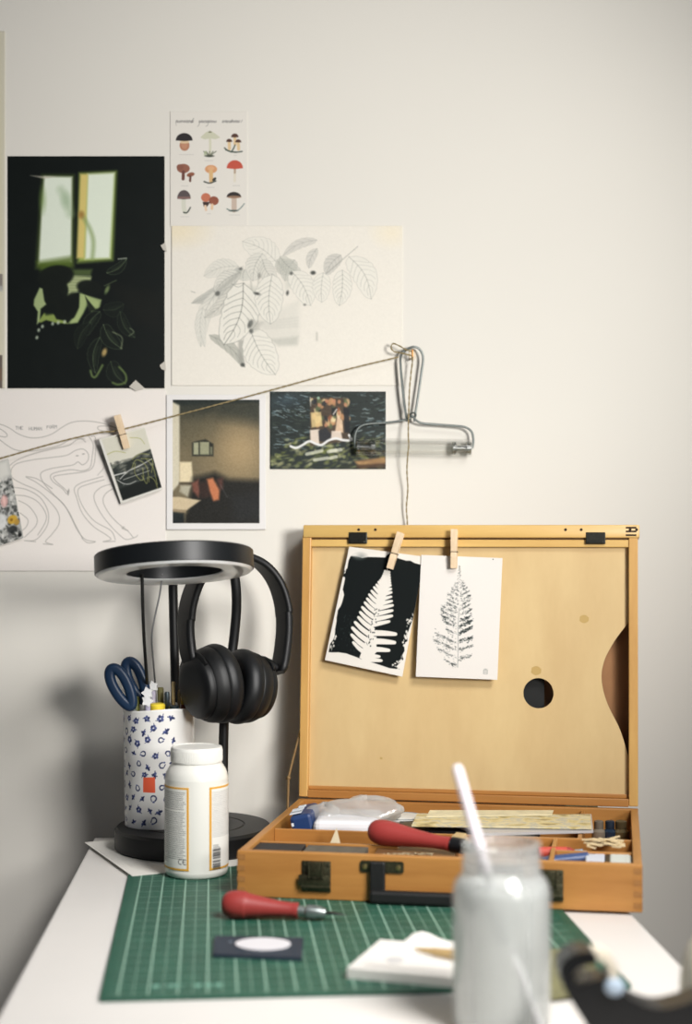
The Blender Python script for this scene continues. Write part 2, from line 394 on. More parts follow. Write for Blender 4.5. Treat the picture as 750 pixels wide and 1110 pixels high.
def night_window():
    cv = Canvas(8.5,169.5,178.5,421, 1.25, bg=(.022,.05,.042))
    cv.noise(.014, 14)
    wl, gr, ye = (.87,.90,.84), (.36,.42,.20), (.84,.75,.46)
    cv.poly([(46,190),(80,190),(80,289),(39,291)], gr, .8, 3.2)
    cv.poly([(48,191.5),(78,192),(77,284),(42,286),(45,230)], wl, .97, 1.6)
    cv.poly([(33,190.5),(60,192),(48,194)], (.75,.72,.66), .8, 1)
    cv.poly([(86,188),(126,186),(122,282),(84,285)], (.62,.70,.34), .9, 2.8)
    cv.poly([(95,189),(124,187.5),(119,280),(92,281)], wl, .97, 1.8)
    cv.poly([(87,189),(95,189),(91,280),(83,280)], ye, .9, 1.6)
    cv.line(cr([(88,232),(97,248),(101,262),(100,280)]), 4, (.50,.58,.36), .7, 2.2)
    cv.line(cr([(66,206),(72,218),(76,232)]), 7, (.60,.68,.55), .55, 4)
    cv.ell(71,217,5,8,(.62,.70,.58),.6,0,3); cv.ell(46,217,3,10,(.45,.55,.30),.6,0,3)
    cv.ell(88,233,3,4,(.62,.42,.20),.7,0,1.8)
    cv.poly([(40,284),(78,278),(78,290),(46,300)], (.30,.38,.13), .8, 3)
    pale = (.62,.68,.48); mid = (.30,.36,.22)
    cv.poly([(76,298),(99,300),(98,306),(76,322),(66,318)], (.60,.64,.46), .95, 1.4)
    cv.poly([(76,292),(100,292),(98,299),(78,299)], (.30,.36,.20), .9, 1.8)
    for y in range(299,318,3): cv.line([(74,y),(98,y)], .8, (.78,.82,.66), .4)
    cv.poly([(88,318),(107,327),(106,334),(95,330),(90,340),(84,349),(76,351),(72,346),(80,345),(84,335)], (.60,.68,.45), .9, 1.1)
    cv.poly([(92,322),(103,337),(96,338)], (.10,.13,.09), .95, 1)
    for (x,y,rx,ry,a) in ((54,330,10,20,20),(66,338,9,16,-30),(60,315,14,14,0),(77,332,9,15,15),(60,300,20,12,-10),(97,312,14,8,10)):
        cv.ell(x,y,rx,ry,(.045,.07,.05),.97,a,1.2)
    cv.poly([(64,318),(70,326),(78,322),(86,318),(84,336),(74,344),(66,340)], (.035,.06,.045), .9, 1.4)
    cv.poly([(43,312),(46,313),(48,326),(50,330),(44,335),(43,349),(40,352),(41,338),(36.5,331),(37,325)], pale, .95, .9)
    cv.poly([(42,348),(48,339),(58,340),(61,346),(71,348),(73,351),(60,350),(50,347),(44,350)], (.55,.62,.32), .9, .9)
    cv.poly([(86,318),(110,325),(108,333),(99,338),(93,328),(90,338),(84,350),(73,351),(81,344),(86,333)], (.62,.68,.46), .85, 1)
    cv.poly([(92,321),(104,336),(97,338)], (.09,.12,.08), .95, .8); cv.poly([(45,335),(60,330),(62,340),(50,342)],(.03,.06,.045),.8,1.5)
    for (x,y) in ((42,372-14),(40,366),(63,350),(70,349),(46,354),(57,351)): cv.ell(x,y,1.5,2,(.70,.74,.66),.8,20,.8)
    # rubber plant leaves catching the light
    for (b_,t_,w_,v_) in (((108,338),(93,364),7,.5),((112,352),(132,378),8.5,.55),((108,366),(103,404),6.5,.5),((120,392),(136,416),9,.4),((98,350),(84,378),7,.25),((112,336),(134,330),8,.25),((130,338),(146,366),6,.35),((116,296),(137,281),5,.6)):
        leaf(cv,b_,t_,w_,(.05,.08,.06),.9,(.50,.56,.42),1,0,v_,.12)
        leaf(cv,(b_[0]*.8+t_[0]*.2,b_[1]*.8+t_[1]*.2),(b_[0]*.15+t_[0]*.85,b_[1]*.15+t_[1]*.85),w_*.35,(.24,.28,.20),v_*.6,(.2,.25,.18),1,0,0,.12)
    cv.line(cr([(98,402),(100,408),(104,408),(111,396)]), 2.2, (.50,.58,.34), .7, 1)
    cv.line(cr([(122,415),(128,417),(136,414),(136,406),(129,398)]), 2, (.46,.54,.30), .7, 1)
    cv.ell(113,382,2.5,4.5,(.78,.66,.42),.8,20,1.2); cv.line(cr([(122,360),(132,366),(131,378)]),1.4,(.55,.58,.45),.6,.8)
    cv.line([(128,281),(137,280)],1.3,(.7,.72,.66),.7); cv.ell(116,314,2,5,(.55,.62,.40),.7,25,1); cv.line([(113,310),(126,304)],1,(.4,.45,.32),.6)
    cv.line(cr([(141,356),(145,360),(140,364)]),1.2,(.42,.46,.36),.7)
    cv.poly([(120,310),(176,318),(176,360),(150,350)], (.10,.095,.07), .35, 6)
    cv.noise(.012, 1)
    return cv
o = sheet('photo_poster', night_window(), wall_rect(8.5,169.5,178.5,421), .0008, gloss, back=(.8,.8,.76))
tag(o, 'large dark photo poster of a lit window and rubber plant leaves', 'poster')

def mushrooms():
    cv = Canvas(184.5,120,268,246, 2.6, bg=(.865,.847,.812)); S = 95/750; x0,y0 = 180,120
    def q(x, y): return (x0+x*S, y0+y*S)
    def e(x,y,rx,ry,c,al=1,a=0,soft=.3): cv.ell(*q(x,y),rx*S,ry*S,c,al,a,soft)
    def p(pts,c,al=1,soft=.3): cv.poly([q(*z) for z in pts],c,al,soft)
    def l(pts,w,c,al=1): cv.line([q(*z) for z in cr(pts,4)],w*S,c,al,.3)
    def cap(x,y,rx,ry,c,al=1): p([(x-rx,y)]+[(x-rx*math.cos(t*PI/10),y-ry*math.sin(t*PI/10)) for t in range(11)]+[(x,y+ry*.1)],c,al)
    ink=(.25,.25,.26)
    # nine painted mushrooms
    e(158,292,42,48,(.66,.44,.33)); e(158,292,26,30,(.74,.52,.40),.7); p([(118,250),(200,250),(190,275),(126,275)],(.86,.76,.60),.9); cap(155,250,72,64,(.10,.09,.10))
    l([(376,240),(378,300),(374,372)],20,(.80,.79,.70)); p([(292,225),(340,180),(376,165),(420,190),(464,225),(420,240),(376,232),(330,242)],(.76,.76,.66),.95); e(376,178,14,7,(.45,.45,.36)); 
    for dx in (-50,-28,0,30,55): l([(372,388),(372+dx*.6,360),(372+dx,345)],8,(.33,.36,.28),.9)
    e(370,384,42,10,(.20,.22,.18),.9); e(336,360,12,20,(.62,.66,.52),.8,20)
    for (x,y,r) in ((588,222,32),(540,262,26),(618,266,26)):
        l([(x,y),(x+2,y+60)],26,(.84,.72,.54)); cap(x,y,r,r,(.26,.16,.13))
    for (a,b_) in (((500,315),(560,350)),((590,290),(560,345)),((550,345),(650,345)),((510,330),(600,352))): l([a,((a[0]+b_[0])/2,(a[1]+b_[1])/2+6),b_],12,(.24,.29,.26),.9)
    e(148,492,55,40,(.52,.31,.24)); e(120,480,30,25,(.48,.28,.22)); l([(148,520),(146,582)],26,(.36,.20,.17)); e(210,545,34,18,(.50,.28,.20),1,-15); l([(208,560),(206,600)],18,(.32,.18,.15))
    e(384,498,52,36,(.80,.56,.38)); e(384,490,30,18,(.86,.66,.48),.7); l([(384,520),(386,606)],34,(.82,.66,.44)); l([(325,605),(370,618),(425,600)],12,(.22,.25,.23)); e(412,585,20,12,(.14,.15,.14),1,-40)
    l([(588,500),(588,600)],22,(.84,.81,.74)); l([(588,490),(588,528)],18,(.62,.52,.44),.8); cap(588,490,70,70,(.72,.27,.20)); 
    l([(150,745),(152,830),(165,870)],38,(.80,.80,.74)); cap(153,752,58,74,(.28,.24,.25)); p([(97,735),(209,735),(206,755),(100,755)],(.50,.36,.34),.8); l([(150,870),(180,872),(208,828)],11,(.17,.20,.18))
    e(340,742,40,38,(.73,.40,.29)); e(408,770,42,38,(.52,.27,.20)); p([(312,780),(380,780),(350,822),(322,820)],(.18,.13,.12)); l([(335,815),(342,850)],20,(.86,.74,.62)); l([(395,805),(392,838)],22,(.86,.72,.58))
    l([(582,750),(582,850)],44,(.74,.66,.60)); cap(580,738,62,44,(.12,.11,.11)); e(582,738,58,12,(.55,.42,.33),.9); l([(520,840),(560,855),(620,848),(670,795)],9,(.38,.46,.44),.9); e(575,856,40,8,(.22,.28,.27),.9)
    for (x,y,w_) in ((175,372,60),(368,424,35),(592,378,12),(160,642,28),(380,655,32),(600,640,30),(160,908,35),(365,882,16),(586,893,45)): cv.line([q(x-w_,y),q(x+w_,y)],.55,(.45,.45,.46),.35,.3)
    # the hand written heading: three small words of joined letters
    r = random.Random(5); x = 85
    for word, L in (('a',160),('b',165),('c',165)):
        pts = []; n = int(L/12)
        for i in range(n*2): pts.append((x+i*6+r.uniform(-2,2), 88+(-11 if i % 2 else 9)*r.uniform(.6,1.1)))
        l(pts,5,ink,.62)
        if word == 'a': l([(218,98),(226,76),(236,60)],5,ink,.7); l([(85,80),(84,100),(88,122)],4,ink,.35)
        if word == 'b': l([(290,90),(280,118),(270,128)],5,ink,.5); l([(362,90),(356,118),(340,128)],5,ink,.45)
        if word == 'c': l([(556,96),(566,70)],5,ink,.6); l([(640,95),(652,74)],5,ink,.5)
        x += L+35
    cv.a = cv.a*.88+np.array((.865,.847,.812))*.12
    cv.noise(.01,1); return cv
o = sheet('mushroom_print', mushrooms(), wall_rect(184.5,121,268,246,.0010), .0007, matte, back=(.78,.76,.70))
tag(o, 'small pale print with nine painted mushrooms in three rows', 'poster')

def botanical():
    cv = Canvas(186,245,436,418, 1.55, bg=(.885,.865,.822)); x0,y0,S = 180,230,260/750
    q = lambda x, y: (x0+x*S, y0+y*S)
    cv.ell(192,250,26,14,(.90,.84,.70),.6,0,10); cv.ell(424,252,16,12,(.91,.86,.74),.5,0,9)
    bg=(.875,.862,.82); g=(.42,.43,.41); sh=(.66,.66,.62)
    def p(pts,c,al,soft=1.6): cv.poly([q(*z) for z in pts],c,al,soft)
    # pot behind the leaves
    p([(290,330),(415,275),(415,395),(402,420),(350,418),(310,395)],(.82,.81,.77),.6,3)
    for k in range(4): cv.line([q(300,345+k*7),q(410,330+k*9)],1.6,(.66,.66,.63),.22,1.2)
    p([(320,398),(412,388),(410,415),(350,418)],(.70,.70,.66),.55,2)
    def lf(bx,by,tx,ty,w,fill=bg,al=.9,dark=g,side=1,veins=6,val=.5,bend=.1): leaf(cv,q(bx,by),q(tx,ty),w*S,fill,al,dark,side,veins,val,bend)
    lf(225,170,118,200,26,(.84,.83,.79),.8,val=.22); lf(235,172,80,285,20,(.70,.70,.67),.75,val=.35,side=-1); lf(470,88,365,135,14,(.76,.75,.72),.6,val=.25,veins=3)
    lf(160,245,108,420,22,(.84,.83,.79),.8,val=.28); lf(115,300,120,420,16,(.85,.84,.8),.8,val=.22)
    lf(135,385,245,485,17,(.68,.68,.64),.8,side=-1,val=.4,veins=4); p([(225,400),(245,400),(240,480),(225,470)],(.60,.60,.57),.7)
    lf(350,165,238,92,38,bg,.85,val=.3); lf(345,150,395,190,22,(.72,.72,.68),.6,val=.3); lf(470,115,445,175,14,(.78,.77,.74),.7,val=.3,veins=3)
    for x in (262,285,300): cv.line([q(x-2,170),q(x+4,240)],1.6,(.58,.58,.55),.4,1)
    lf(245,180,240,215,30,(.80,.80,.76),.7,val=.3)
    lf(545,135,498,195,22,(.76,.75,.72),.75,val=.35,veins=4); cv.line([q(500,192),q(598,108)],.7,g,.5)
    lf(230,190,150,250,24,(.84,.83,.79),.85,val=.4); lf(205,235,120,330,20,(.80,.79,.75),.8,val=.4,side=-1)
    lf(300,130,270,215,30,(.84,.83,.79),.85,val=.35); lf(300,150,340,215,26,(.82,.81,.77),.8,val=.35); lf(400,150,370,215,24,(.76,.76,.72),.7,val=.35); lf(355,140,420,190,20,(.74,.74,.70),.6,val=.3)
    p([(250,230),(300,240),(290,320),(262,330)],(.72,.72,.68),.55,3); p([(370,180),(400,170),(395,230),(372,245)],(.74,.74,.70),.5,3)
    lf(240,222,180,415,58,bg,.97,(.32,.33,.31),-1,7,.72,.10)
    lf(330,195,325,350,44,bg,.95,g,1,7,.5,.05); lf(390,185,450,292,36,bg,.92,g,-1,6,.38,.08)
    lf(490,190,485,282,28,bg,.9,g,1,5,.32,.04); lf(550,182,540,292,30,bg,.9,g,-1,6,.4,.04); lf(570,140,640,272,38,bg,.9,g,-1,6,.38,.12)
    lf(262,368,340,508,50,bg,.95,(.38,.39,.37),1,7,.5,.05)
    p([(160,240),(240,170),(225,205),(150,265)],(.62,.62,.59),.55); 
    for (x,y,rx,ry,a,al) in ((283,255,9,4,15,.85),(378,253,4,7,10,.85),(458,190,8,6,0,.85),(390,192,5,5,0,.7),(262,350,7,13,25,.8),(265,372,6,7,0,.8),(160,255,7,8,40,.6),(238,478,7,6,0,.7),(232,178,5,3,0,.7),(290,200,5,9,0,.35),(432,290,4,3,0,.6)):
        cv.ell(*q(x,y),rx*S,ry*S,(.20,.21,.20),al,a,.9)
    p([(255,335),(300,345),(290,365),(262,380)],(.60,.60,.57),.5,2.4)
    cv.line(cr([q(205,225),q(225,235),q(245,222)],3),.6,g,.5); cv.line([q(470,378),q(470,400)],2.2,(.70,.69,.65),.6,.8); cv.line([q(78,248),q(90,252)],.7,g,.5)
    v = cv.noise(.02,1.2); cv.noise(.012,3); return cv
o = sheet('leaf_drawing', botanical(), wall_rect(186,245,436,418,.0014), .0008, matte, back=(.84,.82,.76))
tag(o, 'cream sheet with a grey pencil drawing of a leafy potted plant', 'drawing')

def figure_lines():
    cv = Canvas(-14,423,180,619, 1.5, bg=(.89,.865,.84)); g=(.50,.49,.47)
    def q(x,y): return (x/4.167, 460+y/4.167)
    def l(pts,al=.78): cv.line(cr([q(*z) for z in pts],6),.62,g,al,.42)
    cv.line(cr([(-14,459),(0,460),(10,464),(20,470.5),(32,474.5),(44,474.2),(56,470.5),(66,464),(76,458.5),(88,456.4),(104,457.5),(118,461),(127,465)],6),.62,g,.8)
    cv.line(cr([(-12,462),(0,465),(7,470),(7.5,473),(3,473.5),(-12,470)],6),.62,g,.8)
    cv.line(cr([(-12,470),(0,477),(8,483),(18,488),(34,489),(52,486),(66,482),(76,476),(84,475),(92,476)],6),.62,g,.8)
    cv.line(cr([(127,464),(118,462),(108,462),(105.5,464),(108,466.5),(116,468),(124,473)],6),.62,g,.8)
    l([(40,190),(80,160),(160,130),(240,110),(310,95),(345,70),(370,68),(385,80)]); l([(50,205),(75,178),(150,160),(230,150),(300,140),(340,118),(375,112),(398,135),(395,165),(372,183),(352,170),(330,183),(290,190),(230,200),(190,215),(183,235),(200,270),(245,320),(290,365),(320,420),(350,480),(385,520),(430,530),(395,535),(370,515)])
    l([(50,205),(55,240),(100,268),(170,300),(225,350),(262,400),(265,450),(235,495),(205,530),(238,543),(195,540)])
    l([(400,55),(420,90),(415,150),(405,195),(370,210),(320,205),(260,215),(228,230),(238,258),(280,290),(300,315)]); l([(410,55),(430,60),(430,130),(420,190),(385,213),(300,225),(245,235),(250,255),(300,300),(308,320)])
    l([(372,515),(340,455),(310,395),(270,345),(215,300),(160,260),(120,240),(125,237),(170,248),(235,290)])
    l([(465,235),(430,245),(365,265),(335,290),(345,330),(370,400),(420,460),(480,500),(500,520),(465,530),(520,528)]); l([(470,250),(400,270),(355,290),(355,330),(385,390),(430,440),(500,480),(520,520)])
    l([(500,270),(455,285),(425,315),(430,355),(460,410),(500,460),(540,500),(570,520),(610,510),(622,500)]); l([(510,290),(475,315),(465,350),(490,400),(530,445),(575,480),(600,510)]); l([(460,140),(470,190),(440,230)],.6)
    l([(65,285),(120,295),(180,330),(215,390),(215,450),(180,505),(150,525),(110,525),(160,530)]); l([(70,320),(120,325),(170,350),(205,400),(205,440),(170,500)]); l([(85,345),(130,370),(165,420),(160,460),(110,510)]); l([(90,400),(125,430),(120,460),(100,480)])
    for (x,y) in ((348,142),(376,134)): cv.ell(*q(x,y),1.4,.6,g,.8,-10,.4)
    cv.ell(*q(308,305),1,3.2,g,.7,10,.4); l([(548,465),(562,475),(578,480)]); l([(552,472),(560,462)],.9)
    write(cv,'THE',17,462.4,.52,.42,(.38,.38,.38),.8); write(cv,'HUMAN',31.5,463.2,.52,.42,(.38,.38,.38),.85); write(cv,'FORM',50.5,461.6,.52,.42,(.38,.38,.38),.8,slope=-.06)
    cv.noise(.010,1); return cv
o = sheet('line_drawing_poster', figure_lines(), wall_rect(-14,423,180,619,.0012), .0008, matte, back=(.74,.72,.70))
tag(o, 'white poster with thin flowing outlines of long limbed figures', 'poster')

def bedroom():
    cv = Canvas(185,432.5,281.5,568, 1.55, bg=(.34,.31,.24)); x0,y0,S = 180,430,110/750
    q = lambda x, y: (x0+x*S, y0+y*S)
    def p(pts,c,al=1,soft=1.2): cv.poly([q(*z) for z in pts],c,al,soft)
    t = np.clip((cv.Y-432)/60,0,1)[...,None]; cv.a = np.array((.15,.17,.15))*(1-t)+np.array((.44,.40,.31))*t
    p([(365,20),(720,20),(720,760),(365,760)],(.36,.33,.25),.55,5)
    cv.ell(*q(540,400),30,34,(.66,.57,.42),.7,0,22); cv.ell(*q(560,380),18,24,(.72,.62,.46),.4,0,16)
    cv.poly([q(365,20),q(720,20),q(720,210),q(365,150)],(.16,.18,.16),.7,8)
    p([(95,150),(350,150),(350,480),(95,480)],(.44,.40,.30),.45,8)
    p([(30,30),(100,60),(100,640),(30,720)],(.82,.79,.70),.95,1.2); p([(30,20),(720,20),(720,40),(110,62),(90,60)],(.12,.15,.14),.8,2)
    p([(192,340),(220,330),(290,315),(350,350),(350,440),(192,440)],(.13,.14,.12),.9,1); p([(203,340),(240,338),(240,428),(203,428)],(.66,.66,.54),.9,.7); p([(250,335),(318,335),(318,428),(250,428)],(.62,.62,.50),.9,.7); p([(325,370),(342,370),(342,428),(325,428)],(.46,.46,.37),.9,.7)
    p([(100,482),(188,482),(200,632),(100,632)],(.88,.82,.68),.95,1.2); p([(95,632),(195,632),(190,650),(95,650)],(.28,.25,.2),.8,1)
    p([(200,600),(360,560),(460,610),(720,620),(720,980),(30,980),(150,850)],(.10,.10,.09),.95,4)
    p([(190,640),(240,610),(250,700),(240,745),(200,700)],(.48,.30,.25),.9,1.6); p([(300,610),(345,600),(395,690),(390,760),(350,770),(320,700)],(.76,.47,.32),.95,1.5); p([(375,610),(420,600),(420,680),(395,690)],(.36,.23,.20),.8,2); p([(240,640),(300,620),(330,740),(260,750)],(.22,.15,.13),.8,2)
    cv.line([q(400,650),q(450,740)],.8,(.4,.4,.42),.4); p([(480,740),(700,700),(720,900),(500,940)],(.15,.16,.17),.5,6)
    p([(110,655),(185,655),(160,740),(100,700)],(.70,.68,.60),.9,1.4); p([(30,740),(100,740),(255,765),(150,840),(30,830)],(.80,.73,.60),.95,1); p([(30,828),(150,838),(145,860),(30,845)],(.60,.53,.42),.9,.8); p([(130,855),(150,855),(145,980),(130,980)],(.40,.37,.30),.6,1)
    p([(30,850),(130,860),(130,980),(30,980)],(.08,.11,.12),.9,1.4)
    cv.noise(.05,1.5); cv.noise(.03,1)
    m = Canvas(180.5,428,288,574,1.55,bg=(.865,.855,.845))
    a = cv; sx=lambda X:(X-a.x0)/(a.x1-a.x0)*(a.w-1); ins=(m.X>187)&(m.X<281.5)&(m.Y>433.5)&(m.Y<567.5)
    ii=np.clip(((m.X-a.x0)/(a.x1-a.x0)*(a.w-1)).round().astype(int),0,a.w-1); jj=np.clip(((m.Y-a.y0)/(a.y1-a.y0)*(a.h-1)).round().astype(int),0,a.h-1)
    m.a=np.where(ins[...,None],a.a[jj,ii],m.a); m.noise(.01,1); return m
o = sheet('bedroom_photo', bedroom(), wall_rect(180.5,428,288,574,.0030), .0007, gloss, back=(.66,.65,.62))
tag(o, 'white bordered photo of a dim bedroom with lamp and orange cushion', 'photograph')

def postcard():
    cv = Canvas(293,424.5,418,508.5, 1.9, bg=(.14,.17,.16)); r = random.Random(11); x0,y0,S = 290,415,135/750
    q = lambda x, y: (x0+x*S, y0+y*S)
    for i in range(430):                        # ripples on dark water
        x = r.uniform(293,418); y = r.uniform(425,486); L = r.uniform(2,8); c = r.choice([(.52,.60,.62),(.36,.44,.46),(.62,.68,.68),(.26,.31,.26),(.07,.09,.09),(.06,.08,.08)])
        s = r.uniform(-.5,.3) if x > 370 else r.uniform(-.2,.5)
        cv.line([(x,y),(x+L*.5,y+s*L*.5+r.uniform(-.6,.6)),(x+L,y+s*L)], r.uniform(.5,1.3), c, r.uniform(.35,.8), .5)
    cv.ell(310,434,16,7,(.36,.46,.56),.3,-10,6)
    for i in range(260):
        x = r.uniform(293,418); y = r.uniform(474,508) if x > 310 else r.uniform(490,508); c = r.choice([(.44,.47,.24),(.58,.60,.38),(.30,.33,.17),(.66,.66,.50),(.16,.18,.12),(.50,.50,.36)])
        cv.ell(x,y,r.uniform(1,4.5),r.uniform(.6,1.8),c,.6,r.uniform(-40,20),.8)
    cv.poly([(384,500),(418,495),(418,504),(390,508)],(.70,.52,.34),.75,1.5); cv.poly([(386,504),(418,502),(418,508),(386,508)],(.20,.13,.09),.7,1.2)
    cv.poly([(336,431),(376,431),(379,478),(336,484)],(.30,.24,.19),.85,1)
    # a group of people, only suggested
    for i in range(34):
        x = r.uniform(337,377); y = r.uniform(434,462); cv.ell(x,y,r.uniform(1.5,3.4),r.uniform(2,5),r.choice([(.72,.54,.38),(.86,.78,.60),(.12,.14,.16),(.56,.34,.24),(.80,.66,.48),(.10,.11,.12),(.34,.38,.26)]),.85,r.uniform(-30,30),.7)
    cv.poly([q(258,180),q(320,175),q(330,260),q(265,270)],(.84,.74,.52),.8,.8); cv.poly([q(420,190),q(450,230),q(455,300),q(405,300)],(.86,.74,.62),.9,.8); cv.poly([q(255,285),q(310,280),q(310,370),q(258,360)],(.88,.82,.76),.9,.8)
    cv.poly([q(305,290),q(350,270),q(390,320),(q(360,360)),q(310,350)],(.15,.16,.18),.9,.9); cv.poly([q(385,290),q(440,290),q(450,340),q(380,345)],(.86,.80,.74),.9,.8); cv.poly([q(455,150),q(490,155),q(495,300),q(465,300)],(.09,.10,.12),.9,.8); cv.poly([q(385,150),q(420,150),q(410,200),q(385,195)],(.09,.10,.12),.85,.8); cv.line([q(395,190),q(415,160)],1.4,(.85,.82,.78),.8)
    for (x,y) in ((468,132),(400,110),(430,115),(355,110),(310,135),(350,255),(430,185)): cv.ell(*q(x,y),1.7,2.1,(.70,.50,.38),.9,0,.5)
    cv.line([q(256,88),q(258,140)],.9,(.75,.75,.72),.7); cv.ell(*q(305,92),1.6,1.6,(.6,.72,.62),.8)
    cv.line(cr([q(138,382),q(170,392),q(205,378),q(250,352),(q(290,368)),q(325,374),q(365,348),q(410,335),q(450,345),q(500,345),q(490,315)],6), 2.5, (.86,.86,.85), .97, .5)
    for (a,b_,c,d) in ((235,425,325,405),(365,410,410,402),(378,405,440,398),(282,460,360,448),(378,448,412,440)):
        cv.line([q(a,b_+5),q(c,d+5)],3.6,(.80,.80,.72),.75,.6)
    cv.noise(.05,1); return cv
o = sheet('lake_postcard', postcard(), wall_rect(293,424.5,418,508.5,.0020,.0), .0006, gloss, back=(.8,.8,.78))
tag(o, 'dark rippling water postcard with a group portrait pasted in its middle', 'postcard')

def edge_poster():
    cv = Canvas(-30,34,5.5,421, .9, bg=(.80,.78,.71)); cv.ell(-4,230,6,200,(.80,.77,.60),.4,0,3)
    cv.poly([(-30,297),(3,297),(3,314),(-30,314)],(.52,.49,.46),1,.5); cv.poly([(-30,310),(3,310),(3,316),(-30,316)],(.68,.68,.66),.8,.8)
    cv.poly([(-30,385),(2.6,385),(2.6,421),(-30,421)],(.40,.36,.33),1,.5); cv.poly([(-30,394),(1.5,400),(1.5,412),(-30,412)],(.50,.38,.28),.7,2); cv.noise(.01,1); return cv
o = sheet('framed_sheet', edge_poster(), wall_rect(-30,34,5.5,421,.0010), .0008, matte, back=(.84,.83,.78))
tag(o, 'tall pale sheet with small brown pictures cut by the photo edge', 'poster')
o.name = 'picture_sheet'

# translucent tape holding the sheets
tp = M('clear tape', (.86,.84,.80), .35, trans=.35)
tape_txt = [('clear tape piece on the upper edge side of the dark window poster', [(174,266),(179,263),(181,273),(177,271)]),
            ('clear tape piece low on the side of the dark window poster', [(173,396),(179,391),(180,402),(175,400)]),
            ('clear tape piece across the bottom corner of the dark window poster', [(140,419),(147,412),(157,421),(147,424)])]
for lb, q4 in tape_txt:
    b = MB(); c = [W(*p, .0032) for p in q4]; b.add(c+[p-WN*.0003 for p in c], [[0,1,2,3],[7,6,5,4],[0,4,5,1],[1,5,6,2],[2,6,7,3],[3,7,4,0]], smooth=False)
    tag(b.build('tape_piece', M('tape', (.74,.72,.68), .4)), lb, 'tape', 'tape on the dark poster')

# ------------------------------------------------------------------ twine along the wall
jute = M('jute twine', (.56,.50,.36), .9, var=.25, scale=900)
def twine(pts, r, mb=None, k=6, tw=1):
    b = mb or MB()
    # two twisted strands
    pts = [Vector(p) for p in pts]
    L = 0; acc = [0]
    for i in range(1, len(pts)): L += (pts[i]-pts[i-1]).length; acc.append(L)
    for s in (0, PI):
        out = []
        for i, p in enumerate(pts):
            t = (pts[min(i+1,len(pts)-1)]-pts[max(i-1,0)]).normalized(); n = t.cross(WN).normalized(); m = t.cross(n)
            a = acc[i]/.006*2*PI*.35+s; out.append(p+(n*math.cos(a)+m*math.sin(a))*r*.55)
        b.tube(out, r*.7, k=k)
    return b
hook_off = .016
def wl(pts, off, n=10): return [W(p[0], p[1], p[2] if len(p) > 2 else off) for p in cr([(p[0],p[1],p[2] if len(p) > 2 else off) for p in pts], n)]
line_pts = wl([(-14,500,.012),(0,497,.012),(60,480,.013),(107,469,.014),(130,466,.015),(200,448,.014),(290,424,.014),(370,402,.014),(432,387,.015)], .013, 26)
b = twine(line_pts, .00095)
lineo = b.build('twine_line', jute); tag(lineo, 'long jute twine strung across the wall over the prints', 'twine')

# wall hook and the wire frame roller hanging from it
hk = thing('wall_hook', W(447,383), 'small brass hook on the wall that the wire frame hangs from', 'hook')
b = MB(); fr = Matrix.Translation(W(447,385)) @ Matrix(((WU.x,0,WN.x,0),(WU.y,0,WN.y,0),(0,1,0,0),(0,0,0,1)))
b.plate(rr(.009,.014,.002,x=-.0045,y=-.006), .0022, M=fr); b.build('plate', M('clear hook plate',(.84,.78,.68),.4), hk)
b = MB(); b.tube([W(447,388,.002), W(447,389,.012), W(447,386,.019), W(447,379,.020)], .0013); b.build('prong', M('brass',(.72,.50,.30),.35,1.0), hk)

wire = M('galvanised wire', (.42,.445,.435), .45, .45, var=.25, scale=700)
rl = thing('wire_roller_holder', W(447,500), 'bent grey wire frame with a clear acrylic roller hanging on the wall', 'roller')
b = MB()
kz = 0.013
loop = wl([(441,457,.014),(437.5,430,.014),(434.5,400,.014),(434.5,386,.015),(440,379.5,.015),(448,376,.016),(455,379,.015),(458.5,388,.014),(456.5,405,.013),(453,430,.013),(450.5,446,.013),(449,457,.013)],.014,8)
b.tube(loop, .0016)
loop2 = wl([(440,455,.0165),(436,425,.0165),(433.5,395,.0165),(436,382,.017),(443,377,.0175)],.016,6)
b.tube(loop2, .00075); b.build('hanging_loop', wire, rl)
b = MB(); b.tube(wl([(446,452,.015),(440,455,.015),(420,458,.014),(400,459.5,.014),(391,462,.014),(386,468,.014),(384.5,477,.014),(384.8,486,.014)],.014,8), .0015); b.build('wire_arm', wire, rl)
b = MB(); b.tube(wl([(446,450,.015),(455,458,.015),(472,460,.014),(492,461.5,.014),(504,463,.014),(511,468,.014),(513,477,.014),(512,486,.014)],.014,8), .0015); b.build('wire_arm', wire, rl)
b = MB(); c = W(448,450,.015)
for k in range(4):
    a0 = k*.9; b.tube([c+Vector((.0035*math.cos(t+a0),.0025*math.sin(t),.0032*math.sin(t*1.0+a0)))for t in [i*2*PI/12 for i in range(13)]], .0011, k=6)
b.build('knot', wire, rl)
def thin_clear(name, tint, k0=.10, k1=.75, rough=.06):
    m = bpy.data.materials.new(name); m.use_nodes = True; nt = m.node_tree; nt.nodes.remove(nt.nodes['Principled BSDF']); N = nt.nodes.new; K = nt.links.new
    t = N('ShaderNodeBsdfTransparent'); t.inputs[0].default_value = (*lin(tint),1); g = N('ShaderNodeBsdfGlossy'); g.inputs['Roughness'].default_value = rough
    lw_ = N('ShaderNodeLayerWeight'); lw_.inputs[0].default_value = .35; r = N('ShaderNodeMapRange'); r.inputs['To Min'].default_value = k0; r.inputs['To Max'].default_value = k1; K(lw_.outputs['Facing'], r.inputs['Value'])
    x = N('ShaderNodeMixShader'); K(r.outputs[0], x.inputs[0]); K(t.outputs[0], x.inputs[1]); K(g.outputs[0], x.inputs[2]); K(x.outputs[0], nt.nodes['Material Output'].inputs[0]); return m
glassy = thin_clear('clear acrylic', (.995,.996,.994), .03, .30)
b = MB(); a = W(386,484.5,.014); e = W(511,486,.014); ax = (e-a).normalized(); q = ax.to_track_quat('Z','Y').to_matrix().to_4x4(); L = (e-a).length
